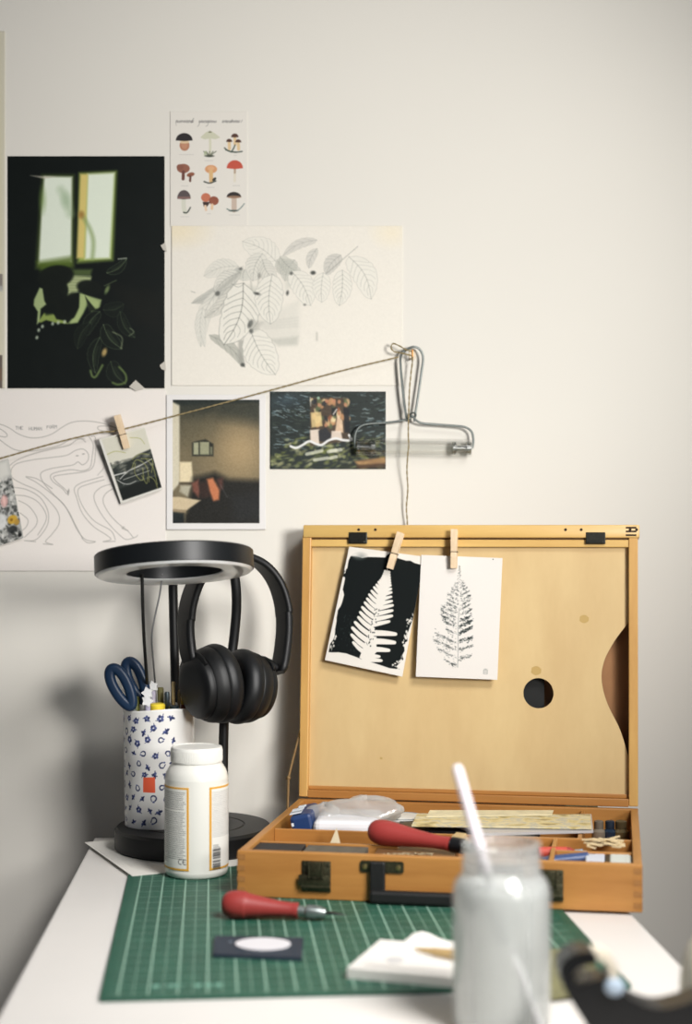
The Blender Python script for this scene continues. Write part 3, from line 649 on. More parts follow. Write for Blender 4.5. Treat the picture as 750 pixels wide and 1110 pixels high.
b.lathe([(.0105,0),(.0122,.001),(.0122,L-.001),(.0105,L),(.0090,L),(.0090,0),(.0105,0)], M=Matrix.Translation(a)@q, cap=False, n=40); b.build('clear_roller', glassy, rl)
b = MB()
for s0 in (.0005, L-.0255):
    b = MB(); b.lathe([(.0022,s0),(.0088,s0),(.0088,s0+.004),(.0040,s0+.0055),(.0040,s0+.017),(.0088,s0+.0185),(.0088,s0+.0245),(.0022,s0+.0245)], M=Matrix.Translation(a)@q, n=32, cap=True)
    b.build('end_cap', thin_clear('frosted acrylic',(.80,.81,.79),.22,.6,.25), rl)

# twine tied to the hook: a bow loop and a long tail
b = twine(wl([(446,381,.0195),(440,379,.0205),(433,375,.020),(426,372.5,.019),(424,377,.019),(427,381,.019),(434,382.5,.020),(440,384,.0205),(446,386,.0195),(447,392,.018),(446,400,.016),(444,420,.0165),(443,445,.0185),(442.5,470,.0265),(443,482,.029),(442,492,.0285),(441,510,.022),(442,530,.016),(440.5,550,.012),(441.5,568,.009),(441,582,.0065)],.016,14), .0009)
tag(b.build('twine_tail', jute), 'jute twine tied in a loop on the hook, its tail hanging behind the wooden lid', 'twine')
# clear roller highlight is real gloss; no helper needed

# ------------------------------------------------------------------ clothes pins
pin_wood = wood('pin wood', (.90,.81,.69), (.82,.72,.58), axis=1, scale=30, stretch=6)
pin_wire = M('pin spring', (.55,.52,.45), .35, .9)
def pin(name, top, bot, nrm, label, group, half=.0042):
    """two wooden legs on either side of a spring; top and bot are world points of the visible leg, nrm towards the room"""
    top = Vector(top); bot = Vector(bot); y = (top-bot).normalized(); n = (nrm - y*nrm.dot(y)).normalized(); x = y.cross(n); L = (top-bot).length; c = bot
    Mx = Matrix(((x.x,y.x,n.x,c.x),(x.y,y.y,n.y,c.y),(x.z,y.z,n.z,c.z),(0,0,0,1)))
    t = thing(name, c, label, 'clothespin', Mx.to_3x3(), group)
    def leg(s):
        b = MB(Mx)
        pr = [(0,.0004),(0,.0030),(L*.28,.0048),(L*.40,.0040),(L*.46,.0048),(L*.9,.0072),(L,.0072),(L,.0052),(L*.5,.0004),(L*.3,.0004)]
        w_ = half; vs = [(-w_,p,q_*s) for p,q_ in pr]+[(w_,p,q_*s) for p,q_ in pr]; m = len(pr)
        fs = [[i for i in range(m)],[i+m for i in range(m)][::-1]]+[[i,(i+1)%m,(i+1)%m+m,i+m] for i in range(m)]
        b.add(vs, fs, smooth=False); b.build('leg', pin_wood, t)
    leg(1); leg(-1)
    b = MB(Mx); b.tube([(-half*1.15,L*.42,-.005),(-half*1.15,L*.42,.0052),(half*1.15,L*.42,.0052),(half*1.15,L*.42,-.005)], .0006, k=6)
    b.tube([(-half*.9,L*.42+.0012*math.cos(t_),.0012*math.sin(t_)) for t_ in [i*.6 for i in range(12)]], .0005, k=5); b.build('spring', pin_wire, t)
    return t
pin('clothespin', W(127,450,.022), W(137.5,486,.0165), WN, 'wooden clothespin holding the small landscape photo on the wall twine', 'clothespins')

# small photo on the twine
def landscape():
    cv = Canvas(0,0,62,80, 2.6, bg=(.80,.79,.73)); r = random.Random(4)
    cv.poly([(4,33),(18,35),(30,34),(44,30),(62,28),(62,77),(4,77)],(.16,.18,.17),1,1)
    for i in range(90):
        x=r.uniform(4,62); y=r.uniform(31,50); cv.ell(x,y,r.uniform(1,4),r.uniform(.7,1.8),r.choice([(.30,.32,.30),(.45,.46,.42),(.22,.23,.22),(.55,.55,.50)]),.6,r.uniform(-20,20),.8)
    cv.line([(4,46),(20,46.5)],1.4,(.82,.82,.80),.9); cv.line(cr([(10,52),(24,46),(40,44),(60,40)]),1.1,(.80,.80,.78),.8); cv.line(cr([(6,52),(12,58),(20,61),(30,60)]),1,(.80,.80,.78),.8); cv.line([(14,54),(52,53)],.9,(.75,.75,.72),.7)
    for k in range(14): cv.ell(12+k*3.4,60+.1*k,1.0,1.0,(.42,.44,.42),.6)
    cv.poly([(4,63),(62,62),(62,77),(4,77)],(.07,.09,.085),.9,1.4)
    yl=(.62,.62,.36)
    for pts in ([(4,20),(16,19),(28,24)],[(40,8),(52,12),(56,20)],[(30,44),(38,36),(46,40),(50,50),(47,66)],[(36,40),(32,50),(36,60),(41,60),(44,48)],[(40,56),(43,67),(47,60)],[(52,38),(58,50),(57,72)],[(46,36),(60,42),(54,56)],[(50,60),(55,66),(56,76)],[(34,34),(46,30),(58,34)]):
        cv.line(cr(pts,6),.9,yl,.75,.5)
    cv.poly([(0,0),(3.4,0),(3.4,80),(0,80)],(.84,.83,.80),1,.4); cv.poly([(0,77.5),(62,77.5),(62,80),(0,80)],(.84,.83,.80),1,.4)
    cv.poly([(0,0),(62,0),(62,1.6),(0,1.6)],(.84,.83,.79),.9,.4); cv.noise(.03,1); return cv
q4 = [(107,476),(156.5,463),(176,530.5),(131,546)]
def hang(q, o0, o1):
    a, b_, c, d = W(*q[0], o0), W(*q[1], o0), W(*q[2], o1), W(*q[3], o1)
    return lambda u, v, t: (a*(1-u)+b_*u)*(1-v)+(d*(1-u)+c*u)*v-WN*t
o = sheet('landscape_photo', landscape(), hang(q4, .0160, .0070), .0007, gloss, back=(.45,.44,.36)); tag(o, 'small tilted black and white landscape photo pegged to the wall twine', 'photograph')
def collage():
    cv = Canvas(0,0,44,84, 2.4, bg=(.66,.66,.64)); r = random.Random(9)
    for i in range(520):
        y = r.uniform(18,84); x = r.uniform(0,44); cv.ell(x,y,r.uniform(.5,2.2),r.uniform(.5,2.2),r.choice([(.20,.21,.20),(.40,.40,.40),(.78,.78,.76),(.86,.85,.83),(.52,.52,.51),(.26,.27,.26)]),.75,r.uniform(0,90),.6)
    cv.poly([(0,0),(44,0),(44,18),(0,22)],(.84,.83,.80),.9,4); cv.ell(31,41,4,6,(.82,.64,.62),.9,10,1); cv.ell(31,40,1.5,5,(.9,.75,.72),.8)
    cv.ell(36,62,5.5,4.5,(.78,.62,.22),.95,0,.8); cv.ell(40,66,3,3,(.70,.55,.24),.9,0,.8); cv.ell(35,62,1.6,1.6,(.5,.35,.1),.8); cv.ell(22,60,8,9,(.84,.84,.83),.9,0,1.5); cv.ell(34,72,6,4,(.15,.16,.16),.8,0,1); cv.ell(41,80,2,2,(.08,.08,.08),.9)
    return cv
q4 = [(-32,512),(9,497),(25.5,583),(-18,597)]
o = sheet('flower_photo', collage(), hang(q4, .0125, .0060), .0007, gloss, back=(.6,.6,.55)); tag(o, 'speckled grey photo with pink and yellow flowers hanging at the twine end', 'photograph')
# ------------------------------------------------------------------ wooden paint box
BA = math.radians(-9.8); BO = Vector((-.1174,1.692,MAT_Z)); BM = Matrix.Translation(BO)@Matrix.Rotation(BA,4,'Z')
BW, BD, BH, BT = .4297, .333, .0495, .0095
wd = wood('varnished beech', (.73,.52,.27), (.63,.42,.20), axis=0, scale=5, rough=.42, stretch=10)
wdy = wood('varnished beech across', (.75,.54,.29), (.64,.44,.21), axis=1, scale=5, rough=.42, stretch=10)
wdz = wood('varnished beech upright', (.83,.66,.38), (.74,.55,.30), axis=2, scale=5, rough=.42, stretch=10)
wdl = wood('pale beech rail', (.86,.72,.44), (.79,.63,.36), axis=0, scale=5, rough=.42, stretch=10)
ply = wood('palette plywood', (.825,.72,.52), (.78,.665,.47), axis=2, scale=7, rough=.55, stretch=3, bump=.02)
box = thing('paint_box', BO, 'open wooden paint box with palette lid standing on the green mat', 'paint box', Matrix.Rotation(BA,3,'Z'))
end = M('joint end grain', (.62,.43,.23), .6, var=.1, scale=300)
b = MB(BM); b.box((BW/2,BT/2,BH/2),(BW,BT,BH),bev=.0012)
for k in range(4):                                     # finger joints, seen as darker end grain
    b.box((BW-.0045,-.0001,.0075+k*.0118),(.0088,.0007,.0058),1,bev=0); b.box((.0045,-.0001,.0075+k*.0118),(.0088,.0007,.0058),1,bev=0)
b.build('front_wall', [wd, end], box)
b = MB(BM); b.box((BW/2,BD-BT/2,BH/2),(BW,BT,BH),bev=.001); b.build('back_wall', wd, box)
b = MB(BM); b.box((BT/2,BD/2,BH/2-.0001),(BT-.0004,BD-2*BT,BH-.0002),bev=.001); b.build('side_wall', wdy, box)
b = MB(BM); b.box((BW-BT/2,BD/2,BH/2-.0001),(BT-.0004,BD-2*BT,BH-.0002),bev=.001); b.build('side_wall', wdy, box)
b = MB(BM); b.box((BW/2,BD/2,.0035),(BW-2*BT,BD-2*BT,.005),bev=0); b.build('bottom', wd, box)
def divider(x0,y0,x1,y1,h,z0=.006,m=None):
    b = MB(BM); b.box(((x0+x1)/2,(y0+y1)/2,(z0+h)/2),(max(abs(x1-x0),.005),max(abs(y1-y0),.005),h-z0),bev=.0008); b.build('divider', m or wd, box)
divider(BT,.145,BW-BT,.145,.0465)
divider(BT,.0715,.165,.0715,.0462); divider(.338,.080,BW-BT,.080,.0455)
divider(.335,.0096,.335,.142,.0458,m=wdy); divider(.362,.148,.362,BD-BT,.0460,m=wdy)

LEAN = math.radians(4.2)
LM = BM @ Matrix.Translation((0,BD-.001,BH+.0012)) @ Matrix.Rotation(-LEAN,4,'X')   # local x along, z up the lid, y away from the room
LW, LH, LT = BW, .352, .040
def lp(px, py, off=0.0):                               # pixel -> lid coordinates (x, z) on a plane `off` in front of the rim face
    o = LM @ Vector((0,-off,0)); n = (LM.to_3x3() @ Vector((0,-1,0)))
    v = LM.inverted() @ PL(px, py, o, n); return v.x, v.z
def lw(px, py, off=0.0):
    o = LM @ Vector((0,-off,0)); return PL(px, py, o, LM.to_3x3() @ Vector((0,-1,0)))
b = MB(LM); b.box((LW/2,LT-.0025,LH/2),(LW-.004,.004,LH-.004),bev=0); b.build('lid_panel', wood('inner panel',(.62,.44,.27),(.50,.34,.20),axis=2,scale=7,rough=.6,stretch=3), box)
def rail(nm, c, d, m, **k): b = MB(LM); b.box(c, d, **k); return b
RW = .0115
rail('', (RW/2,LT/2,LH/2-.006),(RW,LT,LH-.014),wdz,bev=.0012).build('lid_rail', wdz, box)
rail('', (LW-RW/2,LT/2,LH/2-.006),(RW,LT,LH-.014),wdz,bev=.0012).build('lid_rail', wdz, box)
rail('', (LW/2,LT/2,.005),(LW-2*RW,LT,.010),wd,bev=.0012).build('lid_rail', wd, box)
b = rail('', (LW/2+.0015,LT/2-.001,LH-.0085),(LW+.001,LT+.002,.0165),wdl,bev=.0018)
for px in (389,407,613,630,683,690): 
    x,z = lp(px,578); b.lathe([(.0,-.0003),(.0018,-.0003),(.0018,.0003),(0,.0003)],1,M=Matrix.Translation((x,-.0022,LH-.0065))@Matrix.Rotation(PI/2,4,'X'),n=14,cap=False)
for k in range(3): b.box((LW-.0085,-.0021,LH-.0040-k*.0047),(.013,.0004,.0022),1,bev=0); 
b.build('lid_top_rail', [wdl, M('dark hole',(.20,.14,.08),.8)], box)
rail('', (LW/2,.0052,LH-.0237),(LW-.004,.0068,.0095),wdl,bev=.0012).build('palette_strip', wdl, box)
rail('', (LW/2,.0090,LH-.0176),(LW-.006,.010,.0022),wd,bev=0).build('palette_strip', M('seam line',(.36,.26,.14),.7), box)
rail('', (LW/2,.0088,.0125),(LW-2*RW,.0040,.0048),wd,bev=.0008).build('palette_strip', wd, box)
# the palette: thumb hole and the curved bite at its edge
PX0, PX1, PZ0, PZ1 = RW-.001, LW-RW-.0005, .0095, LH-.0285
hx, hz = lp(583.5,751.5,-.009); HR = .0191
ex0, ez0 = lp(686,675,-.009); ex1, ez1 = lp(686,820,-.009); bx, bz = lp(652,737,-.009)
out = [(PX0,PZ0),(PX1,PZ0)]
bite = cr([(PX1,ez1),lp(672,791,-.009),lp(658,762,-.009),(bx,bz),lp(655,716,-.009),lp(666,695,-.009),(PX1,ez0)],8)
out += bite + [(PX1,PZ1),(PX0,PZ1)]
hole = [(hx+HR*math.cos(-t*2*PI/48), hz+HR*math.sin(-t*2*PI/48)) for t in range(48)]
PMx = LM @ Matrix(((1,0,0,0),(0,0,-1,.0132),(0,1,0,0),(0,0,0,1)))
b = MB(PMx); b.plate(out, .0036, holes=[hole]); pal = b.build('palette', ply, box)
b = MB(LM); b.box(((RW+hx+HR*.35)/2,.026,.165),(hx+HR*.35-RW,.003,.27),bev=0); b.build('hole_shade', M('black hole shade',(.045,.05,.05),.6), box)  # added black sheet stands in for the shade behind the thumb hole
stain = M('oil stain', (.72,.60,.36), .6)
for (px,py,r) in ((581,727,5.5),(633,671,5),(413,822,1.5)):
    x,z = lp(px,py,-.009); r = r/850
    b = MB(LM); b.plate([(r*math.cos(t*.35)*(1+.1*math.sin(t*2)), r*.9*math.sin(t*.35)) for t in range(18)], .0001, M=Matrix(((1,0,0,x),(0,0,-1,.00957),(0,1,0,z),(0,0,0,1))))
    b.build('stain', stain, pal)
# catches, hinges, latches
bronze = M('aged bronze', (.30,.29,.22), .42, .8, var=.35, scale=400, bump=.3)
darkm = M('dark metal', (.10,.11,.10), .4, .6)
for px in (388,645.5):
    x,z = lp(px,588)
    b = MB(LM); b.box((x,-.0012,LH-.0172),(.0245,.0035,.0150),bev=.0010); b.box((x,-.0034,LH-.0225),(.019,.0022,.0030),bev=.0008); b.build('catch_plate', M('black metal catch',(.17,.17,.15),.42,.65,var=.2,scale=300), box)
for x in (.07,.36):
    b = MB(BM); b.tube([(x-.02,BD+.0006,BH+.0005),(x+.02,BD+.0006,BH+.0005)], .0013, k=8); b.box((x,BD+.0008,BH-.008),(.04,.0012,.014),bev=.0003); b.build('hinge', bronze, box)
def bp(px, py):                                        # pixel -> front face coordinates
    v = BM.inverted() @ PL(px, py, BO, BM.to_3x3() @ Vector((0,-1,0))); return v.x, v.z
def latch(px0, px1):
    x0 = bp(px0,945)[0]; x1 = bp(px1,945)[0]; c = (x0+x1)/2; w_ = x1-x0
    b = MB(BM)
    b.box((c,-.0008,.0250),(w_*.92,.0016,.0330),bev=.0006)
    b.tube([(c-w_*.46,-.0030,.0145),(c+w_*.46,-.0030,.0145)], .0030, k=10)
    b.box((c-w_*.05,-.0045,.0215),(w_*1.0,.0025,.0115),bev=.0009); b.box((c+w_*.02,-.0050,.0335),(w_*.42,.0034,.0150),bev=.0009)
    b.tube([(c-w_*.2,-.0068,.041),(c-w_*.2,-.0068,.024),(c+w_*.22,-.0068,.024),(c+w_*.22,-.0068,.041)], .0011, k=8)
    for sx in (-.36,.38): b.lathe([(0,0),(.0014,0),(.001,.0011),(0,.0013)],M=Matrix.Translation((c+w_*sx,-.0016,.037))@Matrix.Rotation(PI/2,4,'X'),n=12,cap=False)
    b.build('latch', bronze, box)
latch(326,360); latch(580,612)
hxl = bp(410,960)[0]; hxr = BW-hxl+.004
for c in (hxl,hxr):
    b = MB(BM); b.plate(rr(.047,.0125,.0028,x=c-.0195,y=.0315), .0015, M=Matrix(((1,0,0,0),(0,0,-1,.0),(0,1,0,0),(0,0,0,1))))
    for sx in (-.0145,.0215): b.lathe([(0,0),(.0030,0),(.0026,.0013),(0,.0019)],1,M=Matrix.Translation((c+sx,-.0015,.0375))@Matrix.Rotation(PI/2,4,'X'),n=14,cap=False)
    b.build('handle_bracket', [bronze, M('screw brass',(.62,.56,.38),.3,.9)], box)
leather = M('black leather handle', (.085,.085,.085), .55, bump=.3, scale=300)
b = MB(BM)
sec = [(-.0085,-.0022),(.0085,-.0022),(.0085,.0022),(-.0085,.0022)]
def hs(p0, p1, w_, t_):
    b.box(tuple((a_+c_)/2 for a_, c_ in zip(p0,p1)), (abs(p1[0]-p0[0])+w_, t_ if p0[1]==p1[1] else abs(p1[1]-p0[1])+t_, abs(p1[2]-p0[2])+.0), bev=.0018)
b.box((hxl,-.0052,.0225),(.0165,.0048,.0430),bev=.0018); b.box((hxr,-.0052,.0225),(.0165,.0048,.0430),bev=.0018)
b.box(((hxl+hxr)/2,-.0085,.0078),(hxr-hxl+.0165,.0100,.0140),bev=.0035)
b.build('carrying_handle', leather, box)
# folding stay beside the lid
cord = M('worn brass stay', (.50,.40,.26), .5, .5)
s0 = LM @ Vector((-.0018,.012,.085)); s1 = BM @ Vector((-.0022,BD-.060,BH-.006)); mid = (s0*.40+s1*.60)+Vector((-.0055,0,0))
b = MB(); b.tube([s0, s0*.5+mid*.5, mid], .0016, k=8); b.tube([mid, mid*.5+s1*.5, s1], .0017, k=8); b.ellipsoid(mid,(.003,.003,.003)); b.build('lid_stay', cord, box)

# ---- what lies in the tray
def bx(u, v, z=.0): return BM @ Vector((u, v, z))
def zone(px, py, z):                                   # pixel -> tray coordinates on a level z above the mat
    v = BM.inverted() @ T(px, py, MAT_Z+z); return v.x, v.y
def tray_block(name, label, cat, px, py, z0, d, rot, mats, bev=.001, tilt=0, grp=None, extra=None):
    u,v = zone(px,py,z0+d[2]); v = max(v, BT+.0008+d[1]/2); u = min(u, BW-BT-.0008-d[0]/2); A = BM @ Matrix.Translation((u,v,z0)) @ Matrix.Rotation(math.radians(rot),4,'Z') @ Matrix.Rotation(math.radians(tilt),4,'Y')
    b = MB(A); b.box((0,0,d[2]/2),d,bev=bev)
    if extra: extra(b)
    return tag(b.build(name, mats, world=A), label, cat, grp)
stone = M('black oilstone', (.15,.15,.16), .55, var=.2, scale=60)
tray_block('sharpening_stone','flat black sharpening stone in the front corner of the paint box','stone',299,918,.0065,(.060,.054,.0385),1,stone)
tray_block('sanding_slab','flat grey brown slab beside the black stone in the paint box','slab',365,919,.0065,(.068,.054,.0375),1,M('grey slab',(.36,.34,.30),.7,var=.25,scale=60))
tray_block('wood_offcut','brown wood offcut under the red cutter handle in the paint box','wood block',452,921,.0065,(.088,.054,.0365),1,wood('walnut offcut',(.52,.38,.24),(.40,.28,.17),axis=0,scale=20))
# carving crumbs scattered on the offcut
b = MB(BM); r = random.Random(2)
for i in range(70):
    u, v = zone(r.uniform(415,470),r.uniform(926,928),.043); b.box((u,max(v,.0125)+r.uniform(-.001,.004),.0436+r.uniform(0,.001)),(r.uniform(.001,.003),r.uniform(.0006,.0015),.0008),rot=Matrix.Rotation(r.uniform(0,3),3,'Z'),bev=0)
o = b.build('lino_crumbs', M('lino crumbs',(.68,.62,.50),.8), None); o['kind']='stuff'; tag(o,'pale carving crumbs strewn over the brown offcut in the paint box','crumbs')
# paper scrap
A = BM; u, v = zone(368,906,.042); v=.108; b = MB(BM); pts = [(u-.018,v-.014,.0070),(u+.017,v-.015,.0070),(u+.001,v+.004,.0560),(u+.006,v+.016,.0070)]
b.add(pts,[[0,1,2],[1,3,2],[3,0,2],[0,3,1]],smooth=False); tag(b.build('eraser_scrap', M('pale scrap',(.80,.74,.62),.8)),'pale pointed scrap between the two low dividers of the paint box','scrap')
# folded plastic pack
clearp = thin_clear('cloudy plastic', (.97,.97,.96), .10, .35, .2)
def film(m, k, c=(.8,.82,.8,1)):                       # milky film on a clear material
    nt = m.node_tree; N = nt.nodes.new; K = nt.links.new; out_ = nt.nodes['Material Output']; src = out_.inputs[0].links[0].from_socket
    d = N('ShaderNodeBsdfDiffuse'); d.inputs[0].default_value = c; t = N('ShaderNodeBsdfTranslucent'); t.inputs[0].default_value = c
    x = N('ShaderNodeMixShader'); K(d.outputs[0],x.inputs[1]); K(t.outputs[0],x.inputs[2]); y = N('ShaderNodeMixShader'); y.inputs[0].default_value = k; K(src,y.inputs[1]); K(x.outputs[0],y.inputs[2]); K(y.outputs[0],out_.inputs[0])
film(clearp, .42, (.86,.84,.82,1))
def crumple(cen, rx, ry, rz, seed, n=18):
    r = random.Random(seed); ph = [r.uniform(0,6) for _ in range(9)]
    vs=[];fs=[]
    for j in range(n+1):
        th = PI*j/n
        for i in range(2*n):
            a = PI*i/n; k = 1+.17*math.sin(3*a+ph[0]+2*th)+.10*abs(math.sin(2.5*a+ph[1]+2*th))+.07*math.sin(6*a+ph[2]-3*th)+.03*abs(math.sin(7*a+5*th+ph[3]))
            vs.append((cen[0]+rx*k*math.sin(th)*math.cos(a), cen[1]+ry*k*math.sin(th)*math.sin(a), max(cen[2]-rz*.9, cen[2]+rz*k*math.cos(th))))
    for j in range(n):
        for i in range(2*n): i2=(i+1)%(2*n); fs.append([j*2*n+i,j*2*n+i2,(j+1)*2*n+i2,(j+1)*2*n+i])
    return vs, fs
pk = thing('clay_pack', bx(.085,.18,.0062), 'white block in crumpled clear plastic with a blue end, inside the paint box', 'packet', Matrix.Rotation(BA,3,'Z'))
u0,v0 = zone(378,886,.052)
A = BM@Matrix.Translation((u0,v0,.0065))@Matrix.Rotation(.08,4,'Z'); b = MB(A); b.box((0,0,.0245),(.078,.085,.049),bev=.008,seg=3); b.build('white_block', M('white clay',(.86,.86,.87),.6), pk)
A2 = A@Matrix.Translation((-.049,.004,.002)); b = MB(A2); b.box((0,0,.026),(.026,.078,.052),bev=.004,rot=Matrix.Rotation(-.22,3,'Y')); 
b.build('blue_wrapper', M('navy wrapper',(.12,.22,.40),.45), pk)
b = MB(A2); rot=Matrix.Rotation(-.22,3,'Y')
for (y,z,w_,h_) in ((-.022,.040,.012,.008),(-.004,.044,.014,.008),(-.026,.024,.016,.005),(.014,.046,.013,.006)): b.box(tuple(rot@Vector((.0,y,.0535))),(.014,w_*.8,.0012),bev=0,rot=rot) if y<.012 else b.box(tuple(rot@Vector((.003,y,.0535))),(.009,w_*.7,.0012),bev=0,rot=rot)
for y in (-.0384,): 
    for x_,z_ in ((-.004,.018),(.003,.030),(-.002,.042)): b.box(tuple(rot@Vector((x_,y,z_))+Vector((0,0,0))),(.009,.001,.004),bev=0,rot=rot)
b.build('wrapper_print', M('white print',(.84,.86,.88),.5), pk)
u1,v1 = zone(398,876,.060); vs,fs = crumple((u1,v1,.058),.044,.030,.0135,4); b = MB(BM); b.add(vs,fs,smooth=True); b.build('crumpled_plastic', clearp, pk, smooth_angle=50)
u1,v1 = zone(352,880,.056); vs,fs = crumple((u1,v1,.055),.020,.022,.010,8); b = MB(BM); b.add(vs,fs,smooth=True); b.build('crumpled_plastic', clearp, pk, smooth_angle=50)
# white round lid behind the red handle
u,v = zone(437,886,.045); A=BM@Matrix.Translation((u,v,.0420)); b=MB(A); b.lathe([(0,0),(.026,0),(.0275,.002),(.0275,.0035),(.025,.0045),(0,.0045)],n=40,cap=False); 
b.lathe([(.0262,.0045),(.0255,.0052),(.0245,.0045)],1,n=40,cap=False)
tag(b.build('round_lid',[M('white lid',(.84,.84,.82),.5),M('grey rim',(.55,.56,.56),.5)],world=A),'white round lid between the plastic pack and the old cards','lid')
# cards and booklets spilling over the back compartment
def card(name, label, p4, z, th, m, parent=None, m2=None):
    c=[zone(px,py,z) for px,py in p4]; b=MB(BM)
    b.plate([(c[3][0],c[3][1]),(c[2][0],c[2][1]),(c[1][0],c[1][1]),(c[0][0],c[0][1])],th,M=Matrix.Translation((0,0,z)))
    return b
def oldcard():
    m=bpy.data.materials.new('aged print card'); m.use_nodes=True; nt=m.node_tree; b=nt.nodes['Principled BSDF']; N=nt.nodes.new;K=nt.links.new
    tc=N('ShaderNodeTexCoord'); mp=N('ShaderNodeMapping'); mp.inputs['Scale'].default_value=(30,46,46); n=N('ShaderNodeTexNoise'); n.inputs['Scale'].default_value=1.3; n.inputs['Detail'].default_value=3
    r=N('ShaderNodeValToRGB'); e=r.color_ramp.elements; e[0].position=.30; e[0].color=(*lin((.60,.53,.38)),1); e[1].position=.66; e[1].color=(*lin((.86,.82,.68)),1)
    for p,c in ((.40,(.76,.69,.47)),(.47,(.86,.80,.60)),(.54,(.72,.71,.65)),(.59,(.84,.78,.60))): x=e.new(p); x.color=(*lin(c),1)
    K(tc.outputs['Object'],mp.inputs[0]);K(mp.outputs[0],n.inputs['Vector']);K(n.outputs['Fac'],r.inputs[0]);K(r.outputs[0],b.inputs['Base Color']);b.inputs['Roughness'].default_value=.6;return m
oc=oldcard()
b = card('','',[(452,883),(640,884),(641,899),(446,896)],.0510,.0015,oc); b2=[(643,880),(645,889)]
tag(b.build('printed_card',oc,world=BM@Matrix.Translation((.2,.2,.05))),'yellowed printed card on top of the booklets in the paint box','card')
b = card('','',[(462,886),(641,885),(643,903),(520,906)],.0470,.0030,None)
tag(b.build('booklet',M('silver booklet',(.70,.69,.69),.25),world=BM@Matrix.Translation((.2,.2,.045))),'silver white booklet under the yellowed card, showing its pale corner','booklet')
b = card('','',[(436,889),(590,889),(585,908),(430,905)],.0400,.0055,None)
tag(b.build('black_folder',M('black cover',(.07,.07,.08),.35),world=BM@Matrix.Translation((.2,.2,.04))),'black glossy folder lowest in the stack at the back of the paint box','folder')
b = card('','',[(466,879),(600,879),(598,884),(462,886)],.0530,.0010,None)
tag(b.build('cream_card',M('cream card',(.86,.82,.68),.7,var=.12,scale=60),world=BM@Matrix.Translation((.2,.2,.05))),'narrow cream strip of card behind the yellowed card in the paint box','card')
# wood block wedged near the cutter ferrule
u,v=zone(493,903,.055); A=BM@Matrix.Translation((u,v,.034))@Matrix.Rotation(math.radians(62),4,'Z')@Matrix.Rotation(math.radians(-18),4,'Y'); b=MB(A); b.box((0,0,.008),(.038,.014,.013),bev=.001); tag(b.build('wooden_block',wood('pale offcut',(.80,.70,.52),(.68,.57,.38),axis=0,scale=40),world=A),'small pale wooden block leaning beside the red cutter ferrule','wood block')
# front right compartment
def tube_thing(name,label,cat,p,q,z,r,m,prof=None,grp=None):
    u0,v0=zone(*p,z);u1,v1=zone(*q,z);a=bx(u0,v0,z);e=bx(u1,v1,z);L=(e-a).length;Q=(e-a).to_track_quat('Z','Y').to_matrix().to_4x4();A=Matrix.Translation(a)@Q
    t=thing(name,a,label,cat,A.to_3x3(),grp); return t,A,L
t,A,L=tube_thing('crayon','red wrapped crayon lying in the near corner of the paint box','crayon',(584,924),(614,924),.040,.0055,None)
b=MB(A); b.lathe([(.002,0),(.0062,0),(.0062,L),(.002,L)],n=24); b.build('wrapper',M('red wrapper',(.76,.31,.25),.6),t); b=MB(A); b.lathe([(.0058,L),(.0058,L+.004),(.002,L+.010),(0,L+.010)],n=24,cap=False); b.build('tip',M('red wax',(.60,.22,.2),.5),t)
for (p,q,z,r,c,c2,lb) in (((588,931),(645,930),.0395,.0065,(.22,.30,.47),(.12,.14,.2),'blue paint tube lying along the front wall inside the paint box'),((604,926),(636,926),.033,.0060,(.60,.65,.70),(.8,.8,.8),'pale grey blue paint tube behind the darker blue tube')):
    t,A,L=tube_thing('paint_tube',lb,'paint tube',p,q,z,r,None,grp='paint tubes in the box')
    b=MB(A); n=20; vs=[];fs=[]
    for j in range(9):
        s=j/8
        for i in range(n): a=2*PI*i/n; vs.append((r*(1.0+.35*(1-s))*math.cos(a), r*(s**.5*.95+.05)*math.sin(a), L*s*.86))
    for j in range(8):
        for i in range(n): fs.append([j*n+i,j*n+(i+1)%n,(j+1)*n+(i+1)%n,(j+1)*n+i])
    fs.append([i for i in range(n)]); fs.append([8*n+i for i in range(n)]); b.add(vs,fs); b.build('tube_body',M('tube '+lb[:4],c,.4),t)
    b=MB(A); b.lathe([(.003,L*.86),(.0042,L*.88),(.0042,L),(.002,L)],n=16); b.build('cap',M('cap '+lb[:4],c2,.5),t)
tray_block('eraser','white eraser at the near right corner inside the paint box','eraser',672,930,.0065,(.024,.050,.0375),0,M('white eraser',(.80,.82,.79),.6),bev=.003)
tray_block('paper_label','small white printed box beside the white eraser in the paint box','box',645,930,.0065,(.020,.050,.0370),0,[M('white carton',(.80,.82,.86),.6)])
tray_block('black_clip','narrow black clip between the white carton and eraser','clip',659,930,.0065,(.006,.050,.0370),0,M('black plastic',(.06,.06,.07),.4))
# pale flaky shaving on the low divider
b=MB(BM); r=random.Random(6)
for i in range(26):
    u,v=zone(r.uniform(636,676),r.uniform(910,918),.048); b.box((u,v,.0478+r.uniform(0,.003)),(r.uniform(.006,.016),r.uniform(.003,.007),.0012),rot=Matrix.Rotation(r.uniform(-.5,.5),3,'Z')@Matrix.Rotation(r.uniform(-.25,.25),3,'Y'),bev=0)
b.box((*zone(655,914,.047),.0468),(.045,.010,.0016),rot=Matrix.Rotation(-.15,3,'Z'))
o=b.build('wood_shaving',M('pale shaving',(.84,.76,.60),.8,var=.1,scale=80)); tag(o,'pale flaky wood shaving lying on the low divider of the paint box','shaving')
